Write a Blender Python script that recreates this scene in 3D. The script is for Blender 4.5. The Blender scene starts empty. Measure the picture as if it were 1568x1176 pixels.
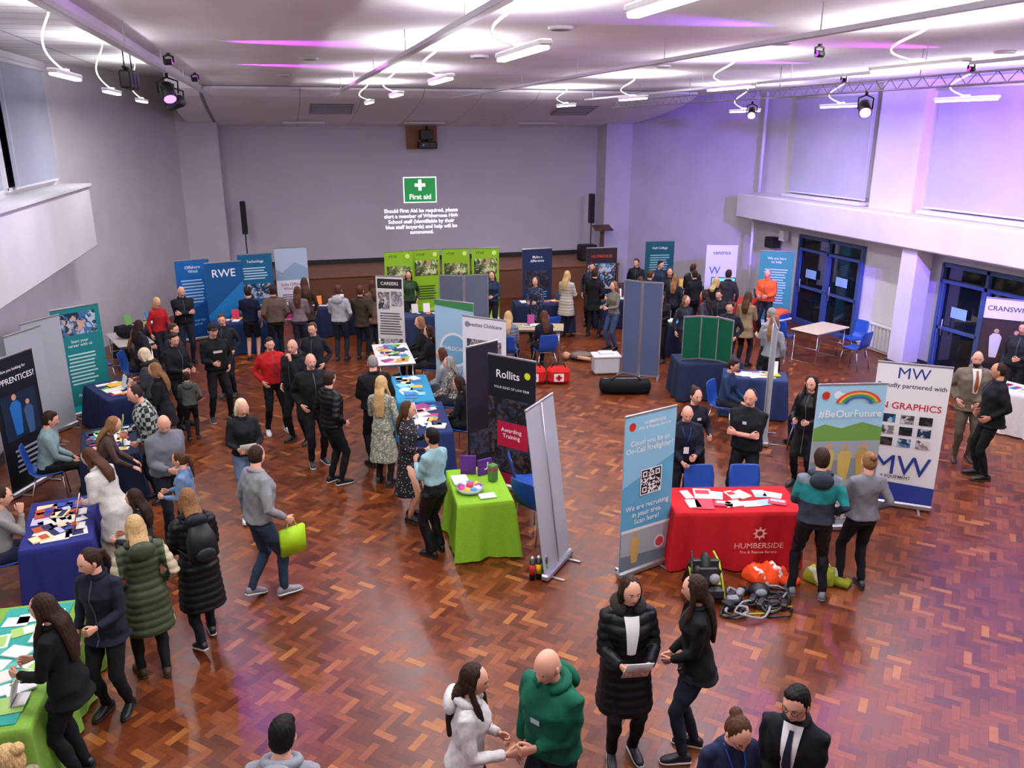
import bpy, math, random
import numpy as np
from mathutils import Vector, Matrix
random.seed(7)
C=bpy.context; D=bpy.data
R=math.radians
def lin(h):
    if isinstance(h,tuple): return h
    h=h.lstrip('#'); c=[int(h[i:i+2],16)/255 for i in (0,2,4)]
    return tuple(x/12.92 if x<=.04045 else ((x+.055)/1.055)**2.4 for x in c)
# ------------------------------------------------------------ materials
MC={}
def nodes(m):
    m.use_nodes=True; nt=m.node_tree; return nt,nt.nodes,nt.links,nt.nodes['Principled BSDF']
def mat(name,col,rough=.6,metal=0,emit=0,kind=None,spec=.5,scale=None):
    key=name
    if key in MC: return MC[key]
    m=D.materials.new(name); nt,N,L,b=nodes(m); c=lin(col)
    b.inputs['Base Color'].default_value=(*c,1); b.inputs['Roughness'].default_value=rough; b.inputs['Metallic'].default_value=metal
    b.inputs['Specular IOR Level'].default_value=spec
    if emit:
        b.inputs['Emission Color'].default_value=(*c,1); b.inputs['Emission Strength'].default_value=emit
    if kind:
        tc=N.new('ShaderNodeTexCoord'); nz=N.new('ShaderNodeTexNoise')
        nz.inputs['Scale'].default_value={'cloth':scale or 45,'wall':scale or 1.2,'hair':60,'metal':20,'knit':120}.get(kind,20)
        nz.inputs['Detail'].default_value=3
        L.new(tc.outputs['Object'],nz.inputs['Vector'])
        if kind=='hair':
            mp=N.new('ShaderNodeMapping'); mp.inputs['Scale'].default_value=(3,3,.35); L.new(tc.outputs['Object'],mp.inputs[0]); L.new(mp.outputs[0],nz.inputs['Vector'])
        rp=N.new('ShaderNodeValToRGB'); k0,k1={'cloth':(.9,1.06),'wall':(.93,1.04),'hair':(.6,1.45),'metal':(.9,1.1),'knit':(.75,1.2)}[kind]
        rp.color_ramp.elements[0].position=.3; rp.color_ramp.elements[1].position=.7
        rp.color_ramp.elements[0].color=(*[min(1,x*k0) for x in c],1); rp.color_ramp.elements[1].color=(*[min(1,x*k1) for x in c],1)
        L.new(nz.outputs[0],rp.inputs[0]); L.new(rp.outputs[0],b.inputs['Base Color'])
        if kind in('cloth','knit','hair'):
            bp=N.new('ShaderNodeBump'); bp.inputs['Strength'].default_value=.15 if kind=='cloth' else .4; bp.inputs['Distance'].default_value=.01
            L.new(nz.outputs[0],bp.inputs['Height']); L.new(bp.outputs[0],b.inputs['Normal'])
    MC[key]=m; return m
def cl(col,kind='cloth',rough=.8): 
    return mat('fabric_'+str(col).strip('#'),col,rough,kind=kind,spec=.25)
def plain(col,rough=.5): return mat('print_'+str(col).strip('#'),col,rough,spec=.3)
def hairm(c): return mat('hair_'+c,c,.62,kind='hair',spec=.2)
def photo(kind):
    key='photo_print_'+kind
    if key in MC: return MC[key]
    m=D.materials.new(key); nt,N,L,b=nodes(m); b.inputs['Roughness'].default_value=.5
    tc=N.new('ShaderNodeTexCoord'); v=N.new('ShaderNodeTexVoronoi'); v.inputs['Scale'].default_value=7; nz=N.new('ShaderNodeTexNoise'); nz.inputs['Scale'].default_value=6; nz.inputs['Detail'].default_value=6
    ad=N.new('ShaderNodeVectorMath'); ad.operation='ADD'; L.new(tc.outputs['Object'],nz.inputs[0]); L.new(tc.outputs['Object'],ad.inputs[0]); L.new(nz.outputs[1],ad.inputs[1]); L.new(ad.outputs[0],v.inputs['Vector'])
    sp=N.new('ShaderNodeSeparateColor'); L.new(v.outputs['Color'],sp.inputs[0]); rp=N.new('ShaderNodeValToRGB'); L.new(sp.outputs[0],rp.inputs[0])
    pal={'blue':['0b2540','3f6f9c','a9c4d8','c9a58c','16304a'],'warm':['3a2418','a5744f','d8b08c','5d6f4a','efe2cf'],'grey':['3c3c40','7a7a80','b5b5b8','8a7a70','d5d5d5'],'dark':['07080c','1b2430','2c3448','4a3a38','0c1018'],'green':['20381a','5a7a3a','c8d8a0','c09070','34502a']}[kind]
    r=rp.color_ramp; r.interpolation='CONSTANT'
    while len(r.elements)<5: r.elements.new(.5)
    for i,h in enumerate(pal): r.elements[i].position=i*.2; r.elements[i].color=(*lin(h),1)
    L.new(rp.outputs[0],b.inputs['Base Color']); MC[key]=m; return m
# ------------------------------------------------------------ mesh builder
class B:
    def __init__(s): s.v=[]; s.f=[]; s.m=[]; s.s=[]; s.mats=[]
    def mi(s,m):
        if m not in s.mats: s.mats.append(m)
        return s.mats.index(m)
    def add(s,vs,fs,m,smooth=False,T=None):
        o=len(s.v)
        if T is not None: vs=[tuple(T@Vector(q)) for q in vs]
        s.v.extend([tuple(q) for q in vs]); k=s.mi(m)
        for f in fs: s.f.append(tuple(i+o for i in f)); s.m.append(k); s.s.append(smooth)
    def box(s,c,d,m,rot=None,bev=0):
        x,y,z=[q/2 for q in d]
        if bev:
            e=min(bev,x*.9,y*.9,z*.9); vs=[];
            idx={}
            for sx in(-1,1):
                for sy in(-1,1):
                    for sz in(-1,1):
                        for ax in range(3):
                            q=[sx*x,sy*y,sz*z]
                            for a in range(3):
                                if a!=ax: q[a]-=(sx,sy,sz)[a]*e
                            idx[(sx,sy,sz,ax)]=len(vs); vs.append(q)
            fs=[]
            for ax in range(3):
                o1,o2=[a for a in range(3) if a!=ax]
                for sg in(-1,1):
                    q=[]
                    for a,b in((-1,-1),(1,-1),(1,1),(-1,1)):
                        k=[0,0,0]; k[ax]=sg;k[o1]=a;k[o2]=b; q.append(idx[(*k,ax)])
                    fs.append(q)
                for a in(-1,1):
                    for b in(-1,1):
                        k1=[0,0,0];k1[o1]=a;k1[o2]=b;k1[ax]=-1;k2=list(k1);k2[ax]=1
                        fs.append([idx[(*k1,o1)],idx[(*k1,o2)],idx[(*k2,o2)],idx[(*k2,o1)]])
            for k in[(a,b,c2) for a in(-1,1) for b in(-1,1) for c2 in(-1,1)]: fs.append([idx[(*k,0)],idx[(*k,1)],idx[(*k,2)]])
        else:
            vs=[(a*x,b*y,g*z) for a in(-1,1) for b in(-1,1) for g in(-1,1)]
            fs=[(0,1,3,2),(4,6,7,5),(0,4,5,1),(2,3,7,6),(0,2,6,4),(1,5,7,3)]
        T=Matrix.Translation(Vector(c))
        if rot is not None: T=T@rot.to_4x4()
        s.add(vs,fs,m,False,T)
    def tube(s,pts,rad,m,n=10,smooth=True,flat=1):
        vs,fs=tube(pts,rad,n,flat); s.add(vs,fs,m,smooth)
    def ell(s,c,r,m,rot=None,n=14,k=9):
        vs,fs=ellip(c,r,rot,n,k); s.add(vs,fs,m,True)
    def quad(s,a,b,c,d,m): s.add([a,b,c,d],[(0,1,2,3)],m)
    def disc(s,c,r,m,ax='y',n=24):
        vs=[]
        for i in range(n):
            a=2*math.pi*i/n; q=(math.cos(a)*r,math.sin(a)*r)
            vs.append((c[0]+q[0],c[1],c[2]+q[1]) if ax=='y' else ((c[0]+q[0],c[1]+q[1],c[2]) if ax=='z' else (c[0],c[1]+q[0],c[2]+q[1])))
        s.add(vs,[tuple(range(n))],m)
    def obj(s,name,loc=(0,0,0),rz=0):
        me=D.meshes.new(name); me.from_pydata(s.v,[],s.f)
        for m in s.mats: me.materials.append(m)
        me.polygons.foreach_set('material_index',s.m); me.polygons.foreach_set('use_smooth',s.s); me.update()
        o=D.objects.new(name,me); o.location=loc; o.rotation_euler=(0,0,rz); C.collection.objects.link(o); return o
def tube(pts,rad,n=10,flat=1):
    pts=[Vector(q) for q in pts]; vs=[];fs=[]
    if not hasattr(rad,'__len__'): rad=[rad]*len(pts)
    rad=list(rad)
    t0=(pts[1]-pts[0]).normalized(); up=Vector((0,0,1)) if abs(t0.z)<.9 else Vector((0,1,0))
    X=t0.cross(up).normalized()
    for i,q in enumerate(pts):
        if i==0:t=t0
        elif i==len(pts)-1:t=(pts[i]-pts[i-1]).normalized()
        else:t=((pts[i+1]-q).normalized()+(q-pts[i-1]).normalized()).normalized()
        X=(X-t*X.dot(t)).normalized(); Y=t.cross(X)
        for k in range(n):
            a=2*math.pi*k/n; vs.append(q+X*math.cos(a)*rad[i]+Y*math.sin(a)*rad[i]*flat)
    for i in range(len(pts)-1):
        for k in range(n):
            a=i*n+k;b=i*n+(k+1)%n; fs.append((a,b,b+n,a+n))
    fs.append(tuple(range(n))[::-1]); fs.append(tuple(range((len(pts)-1)*n,len(pts)*n)))
    return [tuple(q) for q in vs],fs
def ellip(c,r,rot=None,n=14,k=9):
    vs=[];fs=[]; c=Vector(c)
    for j in range(1,k):
        ph=math.pi*j/k
        for i in range(n):
            a=2*math.pi*i/n; q=Vector((r[0]*math.sin(ph)*math.cos(a),r[1]*math.sin(ph)*math.sin(a),r[2]*math.cos(ph)))
            if rot is not None:q=rot@q
            vs.append(c+q)
    t=Vector((0,0,r[2])); 
    if rot is not None:t=rot@t
    vs.append(c+t); vs.append(c-t); T=len(vs)-2
    for j in range(k-2):
        for i in range(n):
            a=j*n+i;b=j*n+(i+1)%n; fs.append((a,a+n,b+n,b))
    for i in range(n):
        fs.append((T,i,(i+1)%n)); fs.append((T+1,(k-2)*n+(i+1)%n,(k-2)*n+i))
    return [tuple(q) for q in vs],fs
def loft(rings,n=20,p=.85):
    vs=[];fs=[]
    for c,X,Y in rings:
        for k in range(n):
            a=2*math.pi*k/n; ca,sa=math.cos(a),math.sin(a)
            ca=math.copysign(abs(ca)**p,ca); sa=math.copysign(abs(sa)**p,sa)
            vs.append(tuple(Vector(c)+Vector(X)*ca+Vector(Y)*sa))
    for i in range(len(rings)-1):
        for k in range(n):
            a=i*n+k;b=i*n+(k+1)%n; fs.append((a,b,b+n,a+n))
    fs.append(tuple(range(n))[::-1]); fs.append(tuple(range((len(rings)-1)*n,len(rings)*n)))
    return vs,fs
TC={}
def textmesh(st,bold=.008,spacing=1):
    k=(st,bold,spacing)
    if k in TC:return TC[k]
    cu=D.curves.new('t','FONT'); cu.body=st; cu.size=1; cu.align_x='CENTER'; cu.align_y='CENTER'; cu.offset=bold; cu.resolution_u=3; cu.space_line=spacing
    o=D.objects.new('t',cu); C.collection.objects.link(o); C.view_layer.update()
    me=D.meshes.new_from_object(o.evaluated_get(C.evaluated_depsgraph_get()))
    r=([tuple(q.co) for q in me.vertices],[tuple(q.vertices) for q in me.polygons]); D.objects.remove(o); D.curves.remove(cu); D.meshes.remove(me)
    TC[k]=r; return r
def addtext(b,st,T,size,m,bold=.008,spacing=1,maxw=None):
    if ('W' in st and len(st)<3) or st=='HUMBERSIDE': bold=0
    vs,fs=textmesh(st,bold,spacing)
    if maxw and vs:
        w=(max(q[0] for q in vs)-min(q[0] for q in vs))*size
        if w>maxw: size*=maxw/w
    b.add([(q[0]*size,q[1]*size,0) for q in vs],fs,m,False,T)
ALU=mat('brushed_aluminium','b4b6ba',.35,.8,kind='metal'); SILV=mat('banner_back_grey','a6a9af',.6); CHR=mat('chrome','c8c8cc',.2,1)
BLK=mat('black_plastic','0c0c0e',.45); WHT=mat('white_print','f2f2f2',.5); WPL=mat('white_plastic','e4e4e2',.4)
# ------------------------------------------------------------ banners
def banner(name,x,y,ang,w,bg,items,h=2.0,leany=0):
    b=B(); z0=.09
    bgm=bg if not isinstance(bg,str) else plain(bg)
    b.box((0,.002,(z0+h)/2),(w,.004,h-z0),bgm); b.box((0,.007,(z0+h)/2),(w,.004,h-z0),SILV)
    b.box((0,.003,h),(w+.01,.022,.03),ALU,bev=.006)
    b.box((0,.01,.05),(w+.03,.10,.085),ALU,bev=.02)
    b.tube([(0,.03,.05),(0,.03,h)],.008,ALU,8)
    for sx in(-1,1): b.box((sx*w*.33,.0,.01),(.035,.42,.018),ALU,bev=.004)
    def pt(u,v): return ((u-.5)*w,z0+v*(h-z0))
    for i,it in enumerate(items):
        yy=-.002-.0012*i; k=it[0]
        if k=='r':
            a=pt(it[1],it[2]); c=pt(it[3],it[4]); m=it[5]; m=plain(m) if isinstance(m,str) else m
            b.quad((a[0],yy,a[1]),(c[0],yy,a[1]),(c[0],yy,c[1]),(a[0],yy,c[1]),m)
        elif k=='g':
            m=plain(it[1]); b.add([(pt(*q)[0],yy,pt(*q)[1]) for q in it[2]],[tuple(range(len(it[2])))],m)
        elif k=='c':
            a=pt(it[1],it[2]); b.disc((a[0],yy,a[1]),it[3],plain(it[4]))
        elif k=='arc':
            a=pt(it[1],it[2]); vs=[]
            for q in range(13):
                g=math.pi*(.08+.84*q/12); vs+=[(a[0]+it[3]*1.5*math.cos(g),yy,a[1]+it[3]*math.sin(g)),(a[0]+(it[3]-.022)*1.5*math.cos(g),yy,a[1]+(it[3]-.022)*math.sin(g))]
            b.add(vs,[(2*q,2*q+1,2*q+3,2*q+2) for q in range(12)],plain(it[4]))
        elif k=='t':
            a=pt(it[2],it[3]); T=Matrix.Translation((a[0],yy,a[1]))@Matrix.Rotation(R(90),4,'X')
            addtext(b,it[1],T,it[4],plain(it[5]),maxw=w*.92 if len(it)<7 else w*it[6])
        elif k=='l':
            for j in range(it[4]):
                a=pt(it[1]+random.uniform(0,.04),it[2]-j*it[5]); c=pt(it[3]-random.uniform(0,.12),it[2]-j*it[5]-it[5]*.42)
                b.quad((a[0],yy,c[1]),(c[0],yy,c[1]),(c[0],yy,a[1]),(a[0],yy,a[1]),plain(it[6]))
        elif k=='man':
            a=pt(it[1],it[2]); s=it[3]; b.disc((a[0],yy,a[1]+s*.82),s*.10,plain('c89878'))
            b.add([(a[0]+s*q[0],yy,a[1]+s*q[1]) for q in((-.2,.1),(-.24,.55),(-.12,.70),(.12,.70),(.24,.55),(.2,.1),(.14,-.4),(-.14,-.4))],[tuple(range(8))],plain(it[4]))
        elif k=='qr':
            a=pt(it[1],it[2]); s=it[3]; b.quad((a[0]-s/2,yy,a[1]-s/2),(a[0]+s/2,yy,a[1]-s/2),(a[0]+s/2,yy,a[1]+s/2),(a[0]-s/2,yy,a[1]+s/2),WHT)
            n=17; c=s*.92/n; rr=random.Random(3)
            for gx in range(n):
                for gy in range(n):
                    cor=(gx<6 and gy<6) or (gx<6 and gy>10) or (gx>10 and gy>10)
                    lx=gx if gx<6 else gx-11; ly=gy if gy<6 else gy-11
                    on=(lx in(0,5) or ly in(0,5) or (lx in(2,3) and ly in(2,3))) if cor else rr.random()<.5
                    if on:
                        X=a[0]-s*.46+gx*c; Z=a[1]-s*.46+gy*c; b.quad((X,yy-.001,Z),(X+c,yy-.001,Z),(X+c,yy-.001,Z+c),(X,yy-.001,Z+c),BLK)
    if leany: b.v=[(q[0],q[1]-max(0,q[2]-.08)*leany,q[2]) for q in b.v]
    return b.obj(name,(x,y,0),R(ang))
W='f4f4f4'
banner('roll_up_banner_teal',-3.62,15.78,38,.85,'1b7f80',[('r',.1,.74,.9,.95,photo('blue')),('t','Start your\ncareer with us',.5,.66,.075,W),('l',.2,.56,.8,9,.035,'bfe3e0'),('r',0,0,1,.06,'12b0b0'),('t','Apply now',.5,.16,.08,W)])
banner('roll_up_banner_black',-3.76,12.45,66,.85,'11141c',[('t','APPRENTICES?',.5,.82,.12,W),('t','Are you looking for',.5,.9,.06,W),('r',.1,.38,.9,.72,'16263c'),('man',.4,.5,.45,'1f6ab0'),('man',.68,.46,.38,'3a5a80'),('l',.2,.3,.8,5,.04,'9aa4b4')])
banner('grey_backed_banner',-4.0,14.0,66,.8,SILV,[])
banner('grey_backed_banner',-3.95,14.85,58,.8,SILV,[])
banner('roll_up_banner_blue',-2.12,21.06,18,.8,'1462a8',[('t','Offshore\nWind',.5,.88,.10,W),('g','0c4a8c',[(0,0),(1,0),(1,.5),(0,.3)]),('l',.12,.75,.8,8,.04,'a8cdf0'),('t','Power for\ngood',.5,.2,.09,'8fd0ff')])
banner('roll_up_banner_rwe',-1.38,20.48,13,.85,'0d4f86',[('t','RWE',.5,.86,.26,W),('g','1a73b0',[(0,.1),(1,.5),(1,.75),(0,.35)]),('g','0a3a66',[(0,0),(1,0),(1,.3)]),('t','Our energy\nfor a sustainable life',.5,.24,.07,W)])
banner('roll_up_banner_blue',-.68,21.7,10,.85,'125a80',[('t','Technology',.5,.9,.09,W),('l',.12,.82,.85,5,.035,'b8dce8'),('r',.1,.4,.9,.6,photo('blue')),('g','0f8a9a',[(0,0),(1,0),(1,.25),(0,.1)]),('t','RWE',.5,.3,.1,W)])
banner('roll_up_banner_wind_farm',.22,22.6,8,.85,'dfe6ee',[('r',0,.55,1,1,'b5c6d8'),('g','8fa8c0',[(0,.55),(1,.55),(1,.7),(.6,.8),(.2,.66),(0,.72)]),('t','Sofia Offshore\nWind Farm',.5,.46,.11,'b01868'),('r',0,0,1,.2,'c42a7c'),('l',.15,.35,.85,4,.03,'8a4a70')])
for X,Y,a in((2.89,21.15,4),(3.64,21.32,4),(4.43,21.28,-4),(5.22,21.2,-5)):
    i=int(X)
    banner('roll_up_banner_lime',X,Y,a,.74,'86b81e',[('t','VTOE',.3,.93,.09,'1c3a10'),('c',.82,.93,.06,'d8f080'),('r',.08,.64 if i%2 else .55,.92,.85 if i%2 else .8,photo('green')),('l',.1,.5,.85,6,.035,'27400f'),('g','a8d838',[(0,0),(1,0),(1,.22),(0,.12)]),('t','Employment\nHub',.5,.1,.08,'1c3a10')])
banner('roll_up_banner_newsprint',2.17,17.47,-28,.62,'dcdcd8',[('r',.05,.86,.95,.97,'2a2a2c'),('t','CAREERS',.5,.915,.1,W),('r',.06,.62,.48,.82,photo('grey')),('r',.54,.66,.94,.83,photo('grey')),('l',.08,.58,.92,9,.03,'55565a'),('r',.08,.1,.92,.28,photo('grey'))])
banner('roll_up_banner_childcare',2.95,14.45,-45,.85,'a9cfe2',[('c',.5,.52,.33,'e8eef0'),('c',.5,.52,.28,'7fb4d0'),('t','CHILDCARE',.5,.53,.10,W),('g','3f8a4c',[(0,.95),(1,.92),(1,1),(0,1)]),('r',0,0,1,.25,'e6e0c8'),('l',.2,.2,.8,4,.03,'5a7a90')])
banner('roll_up_banner_white',3.15,12.95,-45,.85,'e8e8ec',[('t','Sweeties Childcare',.5,.93,.09,'3a3a44'),('c',.12,.93,.05,'8a8a98'),('r',.1,.5,.9,.8,photo('grey'))])
banner('roll_up_banner_dark',2.72,11.3,28,.62,'16151c',[('r',.08,.1,.92,.3,photo('dark')),('g','201e2a',[(0,.5),(1,.6),(1,1),(0,1)])])
banner('roll_up_banner_law_firm',2.93,10.45,-50,.8,'14161f',[('t','Rollits',.42,.86,.16,W),('c',.83,.88,.05,'c8d820'),('t','YOUR KIND OF LAW FIRM',.5,.76,.05,'d8d8e0'),('r',0,.1,1,.68,photo('dark')),('r',.2,.3,.85,.5,'b01a3c'),('t','Awarding\nTraining',.5,.41,.09,W),('r',0,0,1,.09,'8a1838')])
banner('grey_backed_banner',2.86,8.2,227,.72,'9aa4b4',[('r',.1,.2,.9,.8,photo('blue'))],2.05,.13)
banner('roll_up_banner_navy',6.5,20.65,5,.85,'1c2c4a',[('t','Make a\ndifference',.5,.86,.1,W),('r',.1,.45,.9,.7,photo('dark')),('l',.15,.4,.85,6,.035,'8aa0c0'),('r',0,0,1,.08,'c8d0e0')])
banner('roll_up_banner_police',8.22,20.38,-5,.85,'1a2340',[('r',0,.8,1,1,'2a1a20'),('t','HUMBERSIDE',.5,.88,.1,'e05030'),('r',.05,.42,.95,.78,photo('blue')),('t','REWARDING\nCAREERS',.5,.3,.1,W),('l',.15,.2,.85,3,.035,'8aa0c0')])
banner('roll_up_banner_dark_teal',10.3,21.18,-6,.85,'14505a',[('t','Hull College',.5,.9,.09,W),('l',.15,.8,.85,8,.035,'8ac0c0'),('r',.1,.2,.9,.45,'20707a')])
banner('roll_up_banner_white',11.65,20.1,-18,.85,'e8eaee',[('t','centrica',.5,.88,.15,'1a2a6a'),('t','W',.3,.62,.3,'3a6ab0'),('l',.15,.4,.6,4,.03,'7a8aa0'),('g','5a7ab8',[(.5,0),(1,0),(1,.3)])])
banner('roll_up_banner_teal',12.33,18.5,-36,.85,'3d8f8b',[('t','We are here\nto help',.5,.88,.09,W),('l',.15,.76,.85,14,.035,'bfe0dc'),('r',0,0,1,.05,'d8e8e4')])
banner('roll_up_banner_white',7.62,11.3,62,.85,'e6e9ec',[('r',0,0,.4,1,'5a8ab0'),('l',.45,.8,.9,9,.04,'6a7a8a')])
banner('roll_up_banner_fire_service',3.83,7.86,17,.76,'5fa8cc',[('g','8cc4de',[(0,.55),(1,.7),(1,1),(0,1)]),('t','HUMBERSIDE\nFire & Rescue Service',.58,.925,.055,W,.62),('c',.14,.93,.05,'c03020'),('t','Could you be an\nOn-Call Firefighter?',.5,.80,.115,W),('qr',.55,.56,.32),('t','We are recruiting\nin your area.\nScan here!',.5,.36,.09,W),('r',0,0,1,.26,'a4adb4'),('g','6c7a86',[(0,.0),(1,0),(1,.07),(0,.10)]),('man',.28,.10,.30,'c8a860'),('g','e8e8ec',[(0,.255),(1,.245),(1,.265),(0,.275)]),('c',.78,.13,.085,'d8dce4'),('c',.78,.13,.06,'c04048')],2.0)
banner('roll_up_banner_be_our_future',6.66,8.12,-12,.88,'bcdcec',[('r',0,.62,1,1,'9fd0e6'),('c',.3,.93,.05,'e4f0f6'),('c',.37,.92,.045,'e4f0f6'),('g','6a9a48',[(0,.60),(1,.60),(1,.70),(.7,.74),(.4,.70),(.15,.73),(0,.70)]),('r',0,0,1,.61,'9aa4aa'),('g','7c8890',[(0,.3),(1,.36),(1,.5),(0,.46)]),('man',.25,.42,.36,'c8b060'),('man',.5,.40,.38,'c8b060'),('man',.76,.42,.36,'b89a50'),('r',.05,.04,.95,.28,photo('grey')),('c',.12,.93,.05,'c03020'),('arc',.6,.855,.20,'d84030'),('arc',.6,.855,.175,'e8b030'),('arc',.6,.855,.15,'3a9a50'),('arc',.6,.855,.125,'3a60b0'),('t','#BeOurFuture',.5,.80,.19,W)])
banner('roll_up_banner_graphics',7.90,8.50,-37,.90,'eceef0',[('t','MW',.5,.93,.22,'283a86'),('t','Proudly partnered with',.5,.845,.09,'3a3a44'),('t','N GRAPHICS',.52,.70,.13,'c01828')]+[('r',.16+.25*i,.58-.085*j,.34+.25*i,.64-.085*j,photo(['blue','grey','dark'][(i+j)%3])) for i in range(3) for j in range(3)]+[('t','MW',.5,.265,.40,'283a86'),('t','& EQUIPMENT',.45,.185,.06,'3a3a44'),('g','283a86',[(0,.13),(1,.05),(1,.13),(0,.15)]),('r',0,0,1,.13,'2b3d8c')],2.05)
banner('roll_up_banner_food_company',12.93,11.8,-48,.85,'1c1a1e',[('r',0,.80,1,1,'e8e4e0'),('t','CRANSWICK',.5,.90,.13,'3a3036'),('r',0,.35,1,.79,'3a2c28'),('man',.3,.5,.42,'d8d4d0'),('man',.68,.5,.42,'5a4640'),('t','Your future\nstarts here',.5,.2,.1,W)])
def board(name,x,y,ang,w,h,col,fold=0,papers=0,zbase=.05):
    b=B(); pm=mat('felt_'+col,col,.95,kind='cloth',scale=80,spec=.1)
    n=2 if fold else 1; ww=w/n
    for i in range(n):
        rot=Matrix.Rotation(R(fold if i else -fold),3,'Z'); cx=(-ww/2*math.cos(R(fold)) if n==2 and i==0 else (ww/2*math.cos(R(fold)) if n==2 else 0)); cy=ww/2*math.sin(R(fold)) if n==2 else 0
        b.box((cx,cy,zbase+h/2),(ww-.04,.02,h-.04),pm,rot)
        for sz in(0,1): b.box((cx,cy,zbase+.01+sz*(h-.02)),(ww,.03,.03),ALU,rot)
        for sx in(-1,1):
            q=Vector((cx,cy,0))+rot@Vector((sx*(ww/2-.012),0,zbase+h/2)); b.box(q,(.025,.03,h),ALU,rot)
            if zbase<.2: b.box(Vector((q.x,q.y,.025)),(.04,.4,.05),ALU,rot)
    return b.obj(name,(x,y,0),R(ang))
board('display_board',3.74,17.16,-10,1.1,1.95,'5c6472',12,0)
board('display_board',7.03,15.15,-42,.84,2.0,'56617f',10,0)
# ------------------------------------------------------------ tables
def cloth_table(name,x,y,ang,w,d,col,h=.75,overhang=.03,pattern=None):
    b=B(); m=cl(col) if pattern is None else pattern
    n=140; per=2*(w+d); lev=[(h,0,0),(h-.006,.012,0),(h-.06,.018,.004),(h*.7,.028,.012),(h*.4,.04,.02),(h*.15,.05,.026),(.02,.055,.03)]
    vs=[];fs=[]
    ph=[random.uniform(0,6) for _ in range(4)]
    base=[]
    for k in range(n):
        s=per*k/n
        if s<w: p0=(-w/2+s,-d/2);nn=(0,-1)
        elif s<w+d: p0=(w/2,-d/2+s-w);nn=(1,0)
        elif s<2*w+d: p0=(w/2-(s-w-d),d/2);nn=(0,1)
        else: p0=(-w/2,d/2-(s-2*w-d));nn=(-1,0)
        base.append((p0,nn,s))
    for z,off,amp in lev:
        for (p0,nn,s) in base:
            rip=amp*(math.sin(s*13+ph[0])+.6*math.sin(s*29+ph[1])+.5*math.sin(s*7+ph[2]))
            o=off+rip+.001; cx=p0[0]/(w/2); cy=p0[1]/(d/2); k=1+o/(w/2); kk=1+o/(d/2)
            vs.append((p0[0]*(k if abs(cx)>.92 else 1)+nn[0]*(o if abs(cx)<=.92 else 0),p0[1]*(kk if abs(cy)>.92 else 1)+nn[1]*(o if abs(cy)<=.92 else 0),z))
    L=len(lev)
    for i in range(L-1):
        for k in range(n):
            a=i*n+k;c=i*n+(k+1)%n; fs.append((a,a+n,c+n,c))
    fs.append(tuple(range(n)))
    b.add(vs,fs,m,True)
    b.s[-1]=False
    for sx in(-1,1):
        for sy in(-1,1): b.tube([(sx*(w/2-.08),sy*(d/2-.08),0),(sx*(w/2-.08),sy*(d/2-.08),h-.02)],.016,CHR,8)
    return b.obj(name,(x,y,0),R(ang))
def plain_table(name,x,y,ang,w,d,top='d8d6d0',h=.74):
    b=B(); b.box((0,0,h-.014),(w,d,.028),mat('table_laminate_'+top,top,.35),bev=.008)
    b.box((0,0,h-.05),(w-.15,d-.12,.04),ALU)
    for sx in(-1,1):
        X=sx*(w/2-.1)
        b.tube([(X,-d/2+.06,h-.05),(X,-d/2+.04,.012),(X,d/2-.04,.012),(X,d/2-.06,h-.05)],.014,CHR,8)
        b.tube([(X,-d/2+.05,.35),(X,d/2-.05,.35)],.009,CHR,8)
    return b.obj(name,(x,y,0),R(ang))
LC=['f2f2ee','e8e4d8','3f7fb5','c8344a','e8b83a','6aa84f','2a2f48','f4f4f4','d8e4ee','9a3a7a','ef8a3a','f8f8f8']
def stuff(name,x,y,ang,w,d,n=24,h=.755,cols=LC,stand=2):
    b=B(); rr=random.Random(int(abs(x*131+y*71)))
    g=int(math.sqrt(n*w/d))+1; r=max(1,n//g)
    for i in range(g):
        for j in range(r):
            if rr.random()<.12: continue
            X=-w/2+.12+(w-.24)*(i+.5+rr.uniform(-.2,.2))/g; Y=-d/2+.1+(d-.2)*(j+.5+rr.uniform(-.2,.2))/r
            t=rr.choice([.003,.006,.015]); sz=rr.choice([(.15,.21),(.21,.15),(.10,.21),(.21,.28)])
            rot=Matrix.Rotation(rr.uniform(-.5,.5),3,'Z'); c=rr.choice(cols)
            b.box((X,Y,h+t/2),(sz[0],sz[1],t),plain(c),rot)
            if rr.random()<.6: b.box(Vector((X,Y,h+t+.001))+rot@Vector((0,sz[1]*.15,0)),(sz[0]*.8,sz[1]*.4,.001),plain(rr.choice(cols)),rot)
    for k in range(stand):
        X=rr.uniform(-w*.4,w*.4); rot=Matrix.Rotation(R(-15),3,'X'); b.box((X,d*.3,h+.11),(.16,.012,.22),plain(rr.choice(cols)),rot); b.box((X,d*.3+.04,h+.02),(.16,.09,.01),WPL)
    return b.obj(name,(x,y,0),R(ang))
cloth_table('exhibition_table',-2.45,6.75,-92,1.8,.75,'7fae45'); 
b=B(); b.box((0,0,.757),(1.7,.55,.008),cl('3aa79a')); b.obj('teal_table_runner',(-2.45,6.75,0),R(-92))
stuff('leaflet_display',-2.45,6.75,-92,1.7,.7,26,.765,['f2f2ee','e8e4d8','57b8a8','f4f4f4','d8e4ee','a8d070','f8f8f8'],1)
cloth_table('exhibition_table',-2.68,9.5,-82,1.25,.68,'2a2f78'); stuff('leaflet_display',-2.68,9.5,-82,1.2,.63,26,.755,['3a50a8','e8e4d8','20285a','c8c8f0','b8502a','f0e0b0','3a3f90'],2)
cloth_table('exhibition_table',-2.6,12.05,-80,1.3,.7,'16223c'); stuff('leaflet_display',-2.6,12.05,-80,1.2,.65,30,.755,LC,3)
cloth_table('exhibition_table',-2.95,14.7,-62,1.2,.6,'1d2a55'); stuff('leaflet_display',-2.95,14.7,-62,1.1,.5,14)
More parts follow.
